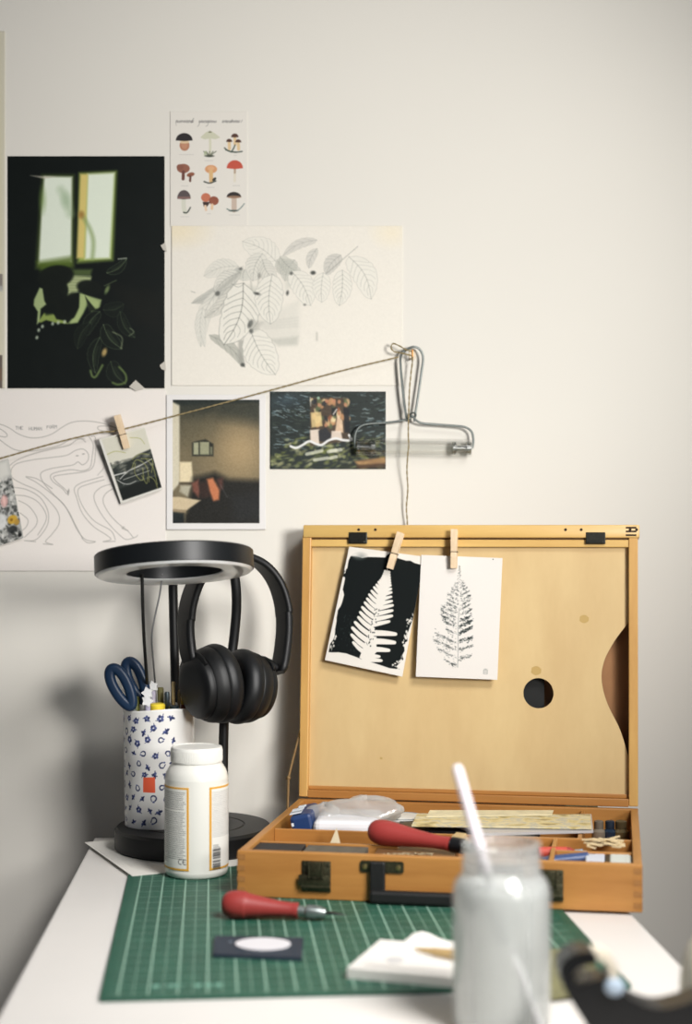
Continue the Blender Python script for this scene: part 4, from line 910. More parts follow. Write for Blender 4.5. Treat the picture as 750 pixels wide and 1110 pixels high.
# small bottles in the back corner
for (px,c,lb,r) in ((661,(.14,.20,.27),'small dark blue ink bottle in the back corner of the paint box',.0085),(673,(.38,.33,.22),'small olive brown ink bottle beside the dark blue one',.0105),(649,(.50,.46,.40),'small greyish ink bottle next to the cards in the paint box',.0085)):
    u,v=zone(px,897,.035); A=BM@Matrix.Translation((u,v,.0065)); t=thing('ink_bottle',A.to_translation(),lb,'bottle',Matrix.Rotation(BA,3,'Z'),'ink bottles in the paint box')
    b=MB(A); b.lathe([(.001,0),(r,0),(r,.024),(r*.6,.0275)],n=24); b.build('glass_body',M('ink '+lb[6:15],c,.2,coat=.5),t)
    b=MB(A); b.lathe([(r*.62,.0275),(r*.66,.0275),(r*.66,.036),(r*.5,.037)],n=24); b.build('cap',M('ink cap '+lb[6:15],tuple(x*.8 for x in c),.4),t)

# ------------------------------------------------------------------ lino cutters
redp = M('red lacquered handle', (.60,.215,.20), .48, var=.05, scale=20)
steel = M('brushed steel', (.60,.63,.62), .35, .85, var=.15, scale=200)
def cutter(a, e, label, rb=.0142, blade=True):
    a=Vector(a);e=Vector(e);L=(e-a).length;Q=(e-a).to_track_quat('Z','Y').to_matrix().to_4x4();A=Matrix.Translation(a)@Q
    t=thing('lino_cutter',a,label,'lino cutter',A.to_3x3(),'red lino cutters')
    k=rb; b=MB(A); pr=[(0,0),(k*.35,.0006),(k*.68,.003),(k*.90,.008),(k,.015),(k*.985,.024),(k*.90,L*.35),(k*.72,L*.55),(k*.58,L*.75),(k*.53,L*.90),(k*.56,L*.97),(k*.56,L),(0,L)]
    b.lathe([(p[0],p[1]) for p in cr(pr[:-2],5)]+pr[-2:],n=40,cap=False); b.build('handle',redp,t)
    b=MB(A); b.lathe([(k*.36,L-.001),(k*.36,L+.006),(k*.30,L+.007)],n=28); b.lathe([(k*.30,L+.006),(k*.46,L+.009),(k*.48,L+.019),(k*.34,L+.028),(k*.2,L+.029)],n=28)
    for i in range(14): an=i*2*PI/14; b.box((k*.47*math.cos(an),k*.47*math.sin(an),L+.014),(.0008,.0008,.009),rot=Matrix.Rotation(an,3,'Z'),bev=0)
    b.build('chuck',steel,t)
    if blade:
        b=MB(A); b.sweep([(0,0,L+.027),(0,0,L+.034),(0,0,L+.040),(0,0,L+.050)],[(.0022,0),(.0012,.0018),(-.0012,.0018),(-.0022,0),(-.0012,-.0006),(.0012,-.0006)],scl=[1,1.1,.9,.15]); b.build('gouge_blade',M('dark steel blade',(.16,.17,.17),.35,.8),t)
    return t
a=T(240,979,MAT_Z+.0150); e=T(323,987,MAT_Z+.0095); cutter(a,e,'red handled lino cutter lying on the green mat before the paint box')
u0,v0=zone(400,899,.062);u1,v1=zone(488,917,.052); t=cutter(bx(u0,v0,.0612),bx(u1,v1,.0540),'red handled lino cutter resting across the dividers inside the paint box',.0140,False)
b=MB(); A=WORLD[t.name]; L=(bx(u1,v1,.0540)-bx(u0,v0,.0612)).length; b.M=A; b.lathe([(.004,L+.001),(.0085,L+.002),(.0085,L+.015),(.003,L+.016)],n=24); b.build('collar',M('black plastic',(.06,.06,.07)),t)

# ------------------------------------------------------------------ lino stamp
sq=[T(px,py,MAT_Z+.0035) for px,py in ((233,1014),(329,1016),(327,1038),(231,1034))]
A=Matrix.Translation(T(281,1026,MAT_Z)); inv=A.inverted(); t=thing('lino_block',T(281,1026,MAT_Z),'small dark blue block with a white oval lying on the green mat','lino block')
b=MB(); b.plate([((p).x,(p).y) for p in sq][::-1],.0034,M=Matrix.Translation((0,0,MAT_Z+.0001))); b.build('backing',M('navy lino',(.15,.19,.24),.6,var=.1,scale=60),t)
p0=T(285,1024,MAT_Z+.0036); b=MB(); b.plate([(p0.x+.0262*math.cos(i*PI/24)-.001*math.sin(i*PI/24),p0.y+.0213*math.sin(i*PI/24)) for i in range(48)],.0012,M=Matrix.Translation((0,0,MAT_Z+.0036))); b.build('oval_face',M('white oval',(.85,.84,.85),.6),t)
b=MB(); p0=T(250,1021,MAT_Z+.0036); b.plate([(p0.x+.002*math.cos(i),p0.y+.0025*math.sin(i)) for i in range(6)],.0003,M=Matrix.Translation((0,0,MAT_Z+.0036))); b.build('scratch',M('pale mark',(.42,.47,.52),.6),t)

# ------------------------------------------------------------------ white pad with wooden sticks
zt=MAT_Z+.0095
c4=[T(412,1018,zt),T(376,1049,zt),T(545,1064,zt),T(560,1029,zt)]
t=thing('paper_pad',T(460,1050,MAT_Z),'thick white paper pad with a lifted top sheet on the green mat','pad')
b=MB(); b.plate([(p.x,p.y) for p in c4],.0092,M=Matrix.Translation((0,0,MAT_Z+.0001)))
for k in (.003,.006): pass
b.build('page_block',M('pad paper',(.88,.865,.84),.8,var=.02,scale=40),t)
b=MB(); vs=[];n=12
q0,q1,q2,q3=T(448,1021,zt),T(395,1046,zt),T(545,1059,zt),T(560,1027,zt)
for off in (.0006,.0002):
    for j in range(n+1):
        for i in range(n+1):
            u=i/n;v=j/n; p=(q0*(1-u)+q3*u)*(1-v)+(q1*(1-u)+q2*u)*v; lift=.0095*max(0,1-v*1.6)**1.5*math.exp(-((u-.08)/.16)**2)+.004*max(0,1-v*1.3)*u; vs.append(p+Vector((0,0,lift+off)))
m_=(n+1)**2; fs=[[j*(n+1)+i,(j+1)*(n+1)+i,(j+1)*(n+1)+i+1,j*(n+1)+i+1] for j in range(n) for i in range(n)]; fs+=[[m_+q for q in f][::-1] for f in fs]
b.add(vs,fs); b.build('top_sheet',M('top sheet',(.89,.875,.85),.8),t)
p0=T(428,1041,zt+.0003); b=MB(); b.plate([(p0.x+.008*math.cos(i*.6)*(1+.2*math.sin(i*3)),p0.y+.012*math.sin(i*.6)) for i in range(10)],.0001,M=Matrix.Translation((0,0,zt+.0008))); b.build('smudge',M('smudge',(.78,.77,.76),.8),t)
bam=wood('bamboo',(.78,.68,.48),(.62,.50,.32),axis=0,scale=30)
for (p,q,lb) in (((449,1028),(556,1037),'upper thin wooden stick lying on the white paper pad'),((452,1030),(556,1051),'lower thin wooden stick splayed out on the white paper pad')):
    a=T(*p,zt+.0045);e=T(*q,zt+.004); b=MB(); b.sweep([a,a*.8+e*.2,e],[(.0022*math.cos(i*PI/4),.0015*math.sin(i*PI/4)) for i in range(8)],scl=[.35,1,1.1]); tag(b.build('wooden_stick',bam),lb,'stick','sticks on the pad')
# ------------------------------------------------------------------ ring lamp with headphone post
blk = M('matte black', (.045,.050,.054), .50, var=.05, scale=50)
blks = M('satin black', (.06,.07,.078), .38)
LZ = MAT_Z+.0009
lamp = thing('ring_lamp', (-.19,1.954,LZ), 'black desk ring lamp with round base and posts beside the paint box', 'lamp')
LA = Matrix.Translation((-.19,1.954,LZ))
b = MB(LA); R = .0975
b.lathe([(.002,0),(R-.003,0),(R,.002),(R,.0235),(R-.0035,.0270),(R*.66,.0275),(R*.645,.0262),(R*.63,.0275),(R*.36,.0275),(R*.345,.0267),(R*.33,.0275),(0,.0275)],n=96,cap=False)
b.build('base', blk, lamp)
rc = P(189,612,1.83); RT = Matrix.Translation(rc) @ Matrix.Rotation(math.radians(-3.3),4,'Y') @ Matrix.Rotation(math.radians(-9.5),4,'X')
b = MB(RT); ro, ri = .0925, .0550
b.lathe([(ri,.0115),(ri+.002,.0135),(ro-.0015,.0135),(ro,.012),(ro,-.0085),(ro-.0008,-.0092),(ro-.0012,-.0075),(ri+.0012,-.0075),(ri,-.0085),(ri,.0115)],n=128,cap=False); b.build('ring_housing', blks, lamp)
dif = M('milky diffuser', (.88,.885,.885), .25, coat=.3)
b = MB(RT); b.lathe([(ri+.0013,-.0076),(ri+.0013,-.0092),(ri+.003,-.0105),(ro-.004,-.0118),(ro-.0014,-.0098),(ro-.0014,-.0076)],n=128,cap=False); b.build('diffuser', dif, lamp)
b = MB(); p0 = Vector((-.2186,2.022,LZ+.0274))
top = P(187,600,2.022)
b.tube([p0, P(190.5,800,2.022), P(190,740,2.022), P(188.5,680,2.022), P(187.5,640,2.022), top], .0060, k=16)
b.tube([top, top*.6+(RT@Vector((0.0,ro,.002)))*.4+Vector((0,0,.002)), RT@Vector((0.0,ro-.002,.003))], .0050, k=12); b.build('lamp_post', blk, lamp)
b = MB(); pp = [P(242,893,1.985), P(242,820,1.985), P(243.5,770,1.985), P(247,735,1.988), P(252.5,700,1.992), P(256,665,1.988), P(256,640,1.980), P(253.5,618,1.976), P(252,607,1.976)]
pp = [Vector(p) for p in cr([tuple(p) for p in pp],6)]; b.tube(pp, .0062, k=16)
b.tube([pp[-1]+Vector((-.012,-.008,.0)), pp[-1]+Vector((.012,.008,.0))], .0045, k=12); b.build('headphone_post', blk, lamp)
_ = MB(); _.tube([P(*p,Y) for p,Y in (((154,625),1.86),((154.5,650),1.87),((156,690),1.88),((158,730),1.90),((160.5,760),1.925),((162,790),1.95))], .0020, k=8)
cb = cr([tuple(P(*p,Y)) for p,Y in (((154,622),1.86),((154.5,650),1.87),((156,690),1.89),((159,735),1.93),((160,760),1.995),((162,800),2.03),((163,880),2.03),((164,892),2.03))],6)
b = MB(); b.tube([Vector(p) for p in cb], .0020, k=8); b.build('power_cable', M('black cable',(.05,.05,.05),.5), lamp)
cb = cr([tuple(P(*p,Y)) for p,Y in (((176,622),1.88),((173,645),1.89),((167.5,670),1.90),((164.5,690),1.91),((166,715),1.95),((168,740),1.99),((169,770),2.03),((170,820),2.035),((171,892),2.035))],6)
b = MB(); b.tube([Vector(p) for p in cb], .0011, k=8); b.build('power_cable', M('grey cable',(.46,.46,.46),.5), lamp)['label'] = 'thin grey cable'

# ------------------------------------------------------------------ headphones
YAW = math.radians(35); HC = Vector((-.1455,1.985,0)); E1 = Vector((math.cos(YAW),math.sin(YAW),0)); E2 = Vector((-math.sin(YAW),math.cos(YAW),0)); TL = .355
def hp(a, z, c=0.0): return Vector((HC.x,HC.y,0))+E1*a+E2*c+Vector((0,-TL*(1.115-z),z))
lea = M('headphone black', (.035,.040,.046), .50, var=.04, scale=60)
lea2 = M('cushion leather', (.040,.048,.058), .48, bump=.1, scale=120)
hd = thing('headphones', hp(0,.905), 'black over ear headphones hanging from the post of the ring lamp', 'headphones')
arc = [(-.053,.987),(-.058,1.003),(-.0615,1.030),(-.0585,1.060),(-.047,1.088),(-.028,1.107),(-.006,1.1160),(.018,1.115),(.045,1.104),(.066,1.083),(.0785,1.055),(.0820,1.025),(.079,.993),(.0735,.968)]
pts = [hp(a,z) for a,z in cr(arc,6)]
def rsec(w, h, n=6):
    r = min(w,h)*.48; o = []
    for cx, cy, a0 in ((w/2-r,h/2-r,0),(-w/2+r,h/2-r,90),(-w/2+r,-h/2+r,180),(w/2-r,-h/2+r,270)):
        for i in range(n+1): a = math.radians(a0+90*i/n); o.append((cx+r*math.cos(a),cy+r*math.sin(a)))
    return o
n = len(pts); k1 = int(n*.17); k2 = int(n*.80)
b = MB(); b.sweep(pts[k1:k2+1], rsec(.034,.0095), up=E2); b.build('headband', lea, hd)
b = MB(); b.sweep(pts[:k1+1], rsec(.030,.0115), up=E2, scl=[.72]+[.9]+[1]*(k1-1)); b.build('slider_arm', lea, hd)
b = MB(); b.sweep(pts[k2:], rsec(.030,.0115), up=E2, scl=[1]*(n-k2-2)+[.9,.72]); b.build('slider_arm', lea, hd)
def cup(a0, z, s, dirv, R, name='ear_cup'):
    """axis dirv points outwards; a0 where the two cushions meet"""
    c = hp(a0, z); Q = Matrix.Translation(c) @ dirv.to_track_quat('Z','Y').to_matrix().to_4x4() @ Matrix.Diagonal((1.0,1.0,1,1))
    b = MB(Q); b.lathe(cr([(R*.50,.0020),(R*.78,.0003),(R*.93,.0040),(R*1.0,.0115),(R*.985,.0185),(R*.955,.0215)],6)+[(R*.5,.0215)],n=56,cap=False); b.build('ear_cushion', lea2, hd)
    b = MB(Q); b.lathe([(R*.5,.0205)]+cr([(R*.945,.0212),(R*.955,.0240),(R*.93,.0300),(R*.88,.0350),(R*.84,.0380)],5)+[(R*.825,.0374),(R*.812,.0374)]+cr([(R*.81,.0385),(R*.80,.0425),(R*.75,.0470),(R*.60,.0500),(R*.3,.0508),(0.0001,.0510)],5),n=56,cap=False); b.build(name, lea, hd)
    return Q
d1 = (-E1*1.0+Vector((.0,0,-.10))).normalized(); d2 = (E1*1.0+Vector((0,0,-.16))).normalized()
Q1 = cup(-.001,.9615,1,d1,.0490); Q2 = cup(.004,.957,1,d2,.0465)
b = MB()
for (e, Q, ang) in ((hp(-.054,.990), Q1, 0), (hp(.0745,.972), Q2, 0)):
    Rr = .040 if Q is Q1 else .037; up = Q.inverted() @ e; th = math.atan2(up.y, up.x)
    ar = []
    for i in range(9):
        tt = th-1.0+2.0*i/8; ar.append(Q @ Vector((Rr*math.cos(tt),Rr*math.sin(tt),.0425)))
    b2 = MB(); b2.sweep(ar, rsec(.0085,.0045), scl=[.6]+[1]*7+[.6]); b2.tube([e, e*.5+ar[4]*.5+Vector((0,0,.002)), ar[4]], .0050, k=12); b2.build('yoke', lea, hd)

# ------------------------------------------------------------------ patterned cup
CC = Vector((-.2335,1.9585,LZ+.0276)); CR0, CR1, CHt = .0425, .0445, .1445
cup_t = thing('pencil_cup', CC, 'white ceramic cup with small blue flowers holding scissors and pens', 'cup')
def cup_canvas():
    # x: degrees round the cup (0 faces the room, + towards the viewer's right), y: mm from the bottom
    cv = Canvas(-180,0,180,144.5, 1, bg=(.885,.88,.865)); cv2 = Canvas.__new__(Canvas)
    cv.k = 1; W_, H_ = 900, 360; cv.w, cv.h = W_, H_; cv.X, cv.Y = np.meshgrid(np.linspace(-180*.78,180*.78,W_), np.linspace(144.5,0,H_)); cv.x0, cv.x1 = -140.4, 140.4
    cv.y0, cv.y1 = 144.5, 0.0; cv.a = np.ones((H_,W_,3))*np.array((.885,.88,.865))
    def win(xa,ya,xb,yb):
        i0=max(0,int((xa+140.4)/280.8*(W_-1))-2); i1=min(W_,int((xb+140.4)/280.8*(W_-1))+3); j0=max(0,int((144.5-yb)/144.5*(H_-1))-2); j1=min(H_,int((144.5-ya)/144.5*(H_-1))+3)
        return (slice(j0,max(j0,j1)),slice(i0,max(i0,i1)))
    cv.win = win; return cv
cv = cup_canvas(); r = random.Random(21); blu = (.15,.18,.33); blu2 = (.27,.31,.50)
def flower(x, y, s, a, kind):
    R_ = lambda px, py: (x+s*(px*math.cos(a)-py*math.sin(a)), y+s*(px*math.sin(a)+py*math.cos(a)))
    if kind == 0:
        for t in range(5):
            an = t*2*PI/5; c = R_(1.5*math.cos(an),1.5*math.sin(an)); cv.ell(c[0],c[1],1.15*s,.95*s,blu if t%2 else blu2,.92,math.degrees(an),.35)
        c = R_(0,0); cv.ell(c[0],c[1],.42*s,.42*s,(.70,.72,.80),.5,0,.4)
        cv.line([R_(2.2,0),R_(3.4,.9)],.8,blu,.85,.35); cv.line([R_(-2.2,.3),R_(-3.2,1.4)],.8,blu,.85,.35)
    elif kind == 1:
        cv.line([R_(*p) for p in cr([(-1.8,-1),(-2.1,.6),(-.8,1.9),(.8,1.6),(1.6,.4)],4)],1.7,blu,.92,.35); cv.line([R_(-1,-1.4),R_(.8,-1.8)],1.2,blu,.9,.35); cv.ell(*R_(1.9,-.8),.8*s,.6*s,blu2,.9,0,.3)
    else:
        cv.line([R_(-2.5,-1.2),R_(0,0),R_(2.2,1.4)],1.1,blu,.9,.35); cv.line([R_(-.4,1.8),R_(0,0),R_(.6,-1.8)],1.0,blu,.9,.35); cv.ell(*R_(.9,.8),1.3*s,.9*s,blu,.9,math.degrees(a)+30,.3); cv.ell(*R_(-1.0,-.2),1.2*s,.9*s,blu2,.9,math.degrees(a),.3); cv.ell(*R_(.3,-.9),1.0*s,.7*s,blu,.9,math.degrees(a),.3)
deg = 1.0
row = 0
for jy in range(10):
    for jx in range(-9, 10):
        x = jx*15.5+(7.5 if jy % 2 else 0)+r.uniform(-2.4,2.4); y = 8+jy*14.2+r.uniform(-3.2,3.2)
        if x > 27: continue
        flower(x, y, r.uniform(1.45,1.9), r.uniform(0,6.28), r.choice([0,2,0,2,1]))
cv.poly([(-15.5,46.0),(.6,45.5),(.4,64.5),(-15.0,64.0)],(.88,.38,.26),1,.3)
cv.noise(.008,1)
W_, H_ = cv.w, cv.h
cols = cv.colors().reshape(H_, W_, 4)
# cylinder wall, coloured from the canvas; canvas x in mm of arc: 1 unit = 1 mm
circ = 280.8; vs = []; fs = []; cc = []
XO = -.010  # turns the sticker to where it is seen
NS = 700; NH = 300
def rimz(a): return .0012*math.sin(2*a+1.0)+.0008*math.sin(3*a)
for j in range(NH+1):
    t = j/NH; rr_ = CR0+(CR1-CR0)*t
    for i in range(NS):
        a = 2*PI*i/NS; z = CHt*t+rimz(a)*t**6
        vs.append(CC+Vector((rr_*math.sin(a), -rr_*math.cos(a), z)))
        x = ((a if a < PI else a-2*PI)/PI)*140.4-3.0*0
        ii = int(round((x+140.4)/280.8*(W_-1))); jj = int(round((1-t)*(H_-1))); cc.append(cols[jj, min(max(ii,0),W_-1)])
for j in range(NH):
    for i in range(NS): i2=(i+1)%NS; fs.append([j*NS+i,j*NS+i2,(j+1)*NS+i2,(j+1)*NS+i])
plain = np.array((*lin((.885,.88,.865)),1),np.float32)
prof = [(CR1-.0010,.0012),(CR1-.0026,.0010),(CR1-.0038,-.002),(CR1-.0040,-.02),(CR0-.0040,-CHt+.006),(.0005,-CHt+.006)]
base = NH*NS
prev = base
for (q_, dz) in prof:
    st = len(vs)
    for i in range(NS):
        a = 2*PI*i/NS; vs.append(CC+Vector((q_*math.sin(a), -q_*math.cos(a), CHt+dz+rimz(a)*(1 if dz > -.01 else 0)))); cc.append(plain)
    for i in range(NS): i2=(i+1)%NS; fs.append([prev+i,prev+i2,st+i2,st+i])
    prev = st
fs.append([i for i in range(NS)][::-1])
me = bpy.data.meshes.new('cup_body'); inv = WORLD[cup_t.name].inverted(); me.from_pydata([tuple(inv@v) for v in vs],[],fs)
at = me.color_attributes.new('ink','FLOAT_COLOR','POINT'); at.data.foreach_set('color', np.array(cc,np.float32).ravel())
me.polygons.foreach_set('use_smooth',[True]*(len(fs)-1)+[False]); me.materials.append(printed('glazed ceramic',.25,.3)); me.update()
o = bpy.data.objects.new('cup_body',me); col.objects.link(o); o.parent = cup_t

def inside(px, Y): return P(px, 900, Y)
# scissors: two looped blue handles above blades hidden in the cup
sc_ = thing('scissors', CC+Vector((-.012,-.004,.0065)), 'scissors with dark blue looped handles standing in the flowered cup', 'scissors')
navy = M('navy handle', (.07,.165,.27), .42)
def loop_handle(cx, cy, rx, ry, ang, Y, r):
    pts = []; A_ = math.radians(ang)
    for i in range(40):
        t = 2*PI*i/40; s = 1-.30*math.sin(t)  # narrower end below
        u = rx*math.cos(t)*(1+.18*math.sin(t)); v = ry*math.sin(t); x = cx+u*math.cos(A_)-v*math.sin(A_); y = cy-(u*math.sin(A_)+v*math.cos(A_)); pts.append(P(x,y,Y))
    b = MB(); b.sweep(pts, rsec(.0100,.0132), closed=True, up=Vector((0,-1,0))); b.build('handle', navy, sc_)
loop_handle(131.5,745,7.6,22.5,27,1.925,.004)
loop_handle(147.5,738,7.2,22,22,1.945,.004)
b = MB(); b.sweep([P(145,766,1.93),P(152,785,1.935),P(160,880,1.95)],rsec(.010,.003),up=Vector((0,-1,0)),scl=[1,1,.3]); b.build('blade', steel, sc_)
b = MB(); b.sweep([P(158,760,1.945),P(158,785,1.945),P(164,880,1.955)],rsec(.010,.003),up=Vector((0,-1,0)),scl=[1,1,.3]); b.build('blade', steel, sc_)
PG = 'pens and brushes in the flowered cup'
def stick(name, label, cat, top, bot, r, m, Yt, Yb, tip=None, tm=None, tn='cap'):
    a = P(*bot,Yb); e = P(*top,Yt); L = (e-a).length; A = Matrix.Translation(a)@(e-a).to_track_quat('Z','Y').to_matrix().to_4x4(); t = thing(name,a,label,cat,A.to_3x3(),PG)
    tl = tip or 0; b = MB(A); b.lathe([(.0005,0),(r,.004),(r,L-tl),(r*.9,L-tl+.0003)],n=20); b.build('barrel',m,t)
    if tip: b = MB(A); b.lathe([(r*.9,L-tl),(r*1.12,L-tl+.001),(r*1.12,L-.002),(r*.9,L),(0.0002,L+.0003)],n=20,cap=False); b.build(tn,tm,t)
    return t, A, L
stick('marker','olive green marker standing at the scissor side of the flowered cup','marker',(147,755),(150,885),.0042,M('olive plastic',(.42,.42,.20),.45),1.935,1.945,.03,M('olive cap',(.36,.37,.17),.45))
stick('highlighter','yellow capped highlighter standing at the front of the flowered cup','highlighter',(170.5,762.5),(172,885),.0088,M('pale barrel',(.80,.80,.72),.45),1.945,1.95,.018,M('yellow cap',(.90,.80,.24),.4))
for (tp,bt,lb,YY) in (((160,751),(160,885),'white paper star topper on a lilac stick at the middle of the cup',1.925),((166,744),(164,885),'smaller white paper star topper rising behind the larger one',1.955)):
    t,A,L = stick('star_pen',lb,'pen',tp,bt,.0034,M('lilac barrel',(.68,.66,.74),.5),YY,YY+.01)
    big = YY < 1.93
    for dz in ((.0,-.010) if big else (0,)):
        b = MB(); c = A@Vector((0,0,L+dz)); s = .0078 if big else .0072; pl=[]
        for i in range(10): an = i*PI/5+.3; q_ = s if i%2==0 else s*.62; pl.append((q_*math.cos(an),q_*math.sin(an)))
        b.plate(pl,.0060,M=Matrix.Translation(c+Vector((0,.002,0)))@Matrix.Rotation(PI/2,4,'X')@Matrix.Rotation(.3+dz*60,4,'Z')); b.build('star_topper',M('white paper star',(.86,.86,.86),.6),t)
stick('paint_brush','olive handled brush leaning behind the yellow cap','brush',(174,745),(176,885),.0036,M('olive handle',(.40,.38,.20),.5),1.965,1.965,.02,M('olive bristle',(.46,.44,.28),.7),'bristles')
stick('paint_brush','dark handled brush with a grey ferrule right of the yellow cap','brush',(181,750),(183,885),.0030,M('black handle',(.08,.08,.08),.4),1.95,1.96,.024,M('grey ferrule',(.30,.34,.36),.35,.8),'ferrule')
stick('paint_brush','tall thin brush with tan bristles beside the lamp post','brush',(188,739),(188,885),.0022,M('tan handle',(.58,.50,.34),.5),1.945,1.955,.022,M('tan bristles',(.66,.58,.42),.8),'bristles')
stick('paint_brush','short thin brush with tan bristles leaning away from the lamp post','brush',(194.5,748),(190,885),.0018,M('tan handle',(.58,.50,.34),.5),1.95,1.955,.018,M('tan bristles',(.66,.58,.42),.8),'bristles')
stick('pencil','red brown pencil under the headphones at the far side of the cup','pencil',(199,755),(196,885),.0030,M('red pencil',(.45,.17,.11),.45),1.945,1.955,.010,M('pencil end',(.66,.54,.24),.5),'ferrule')
stick('marker','dark teal capped marker low between the thin brushes','marker',(188.5,765),(189,885),.0062,M('teal cap',(.07,.13,.15),.4),1.932,1.938)

# ------------------------------------------------------------------ white bottle
BC = Vector((-.1718,1.8035,MAT_Z)); BR = .0362; BHt = .1445
bt = thing('glue_bottle', BC, 'white plastic bottle with orange bordered labels standing on the mat corner', 'bottle')
BMx = Matrix.Translation(BC); ivory = M('white plastic', (.88,.875,.845), .38, coat=.2, sss=.05)
b = MB(BMx); b.lathe(cr([(BR*.86,.0),(BR*.95,.0014),(BR,.006),(BR,.012),(BR,.05),(BR,.105),(BR*.995,.1115),(BR*.95,.1185),(BR*.86,.1245),(BR*.78,.1285),(BR*.755,.1300)],6)+[(BR*.755,.132)],n=96); b.build('bottle_body', ivory, bt)
b = MB(BMx); b.lathe([(BR*.76,.1290),(BR*.81,.1293),(BR*.815,.1300),(BR*.815,.1448),(BR*.79,.1464),(BR*.72,.1468),(BR*.715,.1462),(0,.1462)],n=96,cap=False)
for i in range(72): an = 2*PI*i/72; b.box((BR*.817*math.cos(an),BR*.817*math.sin(an),.137),(.0006,.0010,.0125),rot=Matrix.Rotation(an,3,'Z'),bev=0)
b.build('cap', M('white cap',(.90,.895,.87),.4), bt)
def label_sheet(a0, a1, z0, z1, paint, name, lab):
    wmm = (a1-a0)*BR*1000; hmm = (z1-z0)*1000; cvl = Canvas(0,0,wmm,hmm,3.0,bg=(.89,.885,.86)); paint(cvl,wmm,hmm)
    def f(u, v, t):
        a = a0+(a1-a0)*u; q_ = BR+.0005-t*.8; return BC+Vector((q_*math.sin(a),-q_*math.cos(a),z1+(z0-z1)*v))
    o = sheet(name, cvl, f, .0006, printed('label '+name,.45), bt); o['label'] = lab
org = (.84,.62,.22)
def txtlines(c, x0, x1, y0, y1, step, seed, col_=(.2,.2,.2), al=.72, rag=4):
    r = random.Random(seed); y = y0
    while y < y1:
        e = x1-r.uniform(0,rag); x = x0
        while x < e: w_ = r.uniform(1.2,4.2); c.line([(x,y),(min(x+w_,e),y)],.58,col_,al*r.uniform(.75,1.1),.25); x += w_+.55
        y += step
def border(c, w_, h_, left, right):
    if left: c.poly([(0,0),(2.7,0),(2.7,h_),(0,h_)],org,1,.3)
    if right: c.poly([(w_-2.7,0),(w_,0),(w_,h_),(w_-2.7,h_)],org,1,.3)
    c.poly([(0,0),(w_,0),(w_,2.3),(0,2.3)],org,1,.3); c.poly([(0,h_-2.3),(w_,h_-2.3),(w_,h_),(0,h_)],org,1,.3)
def pl(c, w_, h_):
    border(c,w_,h_,True,True); txtlines(c,4,w_-4,6,25,2.1,3); txtlines(c,4,w_-4,28.5,83,2.1,4)
    x=w_-13; y=h_-10
    c.line([(x+2.7+2.6*math.cos(t),y+2.8*math.sin(t)) for t in [PI*.35+i*PI*1.3/10 for i in range(11)]],.85,(.2,.2,.2),.9,.25)
    c.line([(x+8.2+2.6*math.cos(t),y+2.8*math.sin(t)) for t in [PI*.35+i*PI*1.3/10 for i in range(11)]],.85,(.2,.2,.2),.9,.25); c.line([(x+5.8,y),(x+8.4,y)],.8,(.2,.2,.2),.9,.25)
    for i in range(6): c.line([(w_*.45+i*1.0,h_-13),(w_*.45+i*1.0,h_-8)],.5,(.45,.45,.45),.7,.25)
    for i in range(3): c.line([(w_*.42,h_-13+i*2.2),(w_*.6,h_-13+i*2.2)],.9,(.5,.5,.5),.5,.3)
def pr_(c, w_, h_):
    border(c,w_,h_,True,True); txtlines(c,4,w_-3,6,58,1.75,7,(.42,.42,.42),.5,8)
    r = random.Random(3)
    for i in range(24): yy = 70+i*1.05; c.line([(4.5,yy),(15,yy)],r.choice([.35,.6,.9]),(.16,.16,.17),.9,.2)
    c.poly([(4,82),(16,82),(16,83.2),(4,83.2)],(.86,.855,.83),1,.2); txtlines(c,5,14,66,69,1.4,9)
LZ0, LZ1 = .0105, .1045
label_sheet(-2.15,-.14,LZ0,LZ1,pl,'text_label','text label with orange border')
label_sheet(.50,2.2,LZ0,LZ1,pr_,'barcode_label','barcode label with orange border')

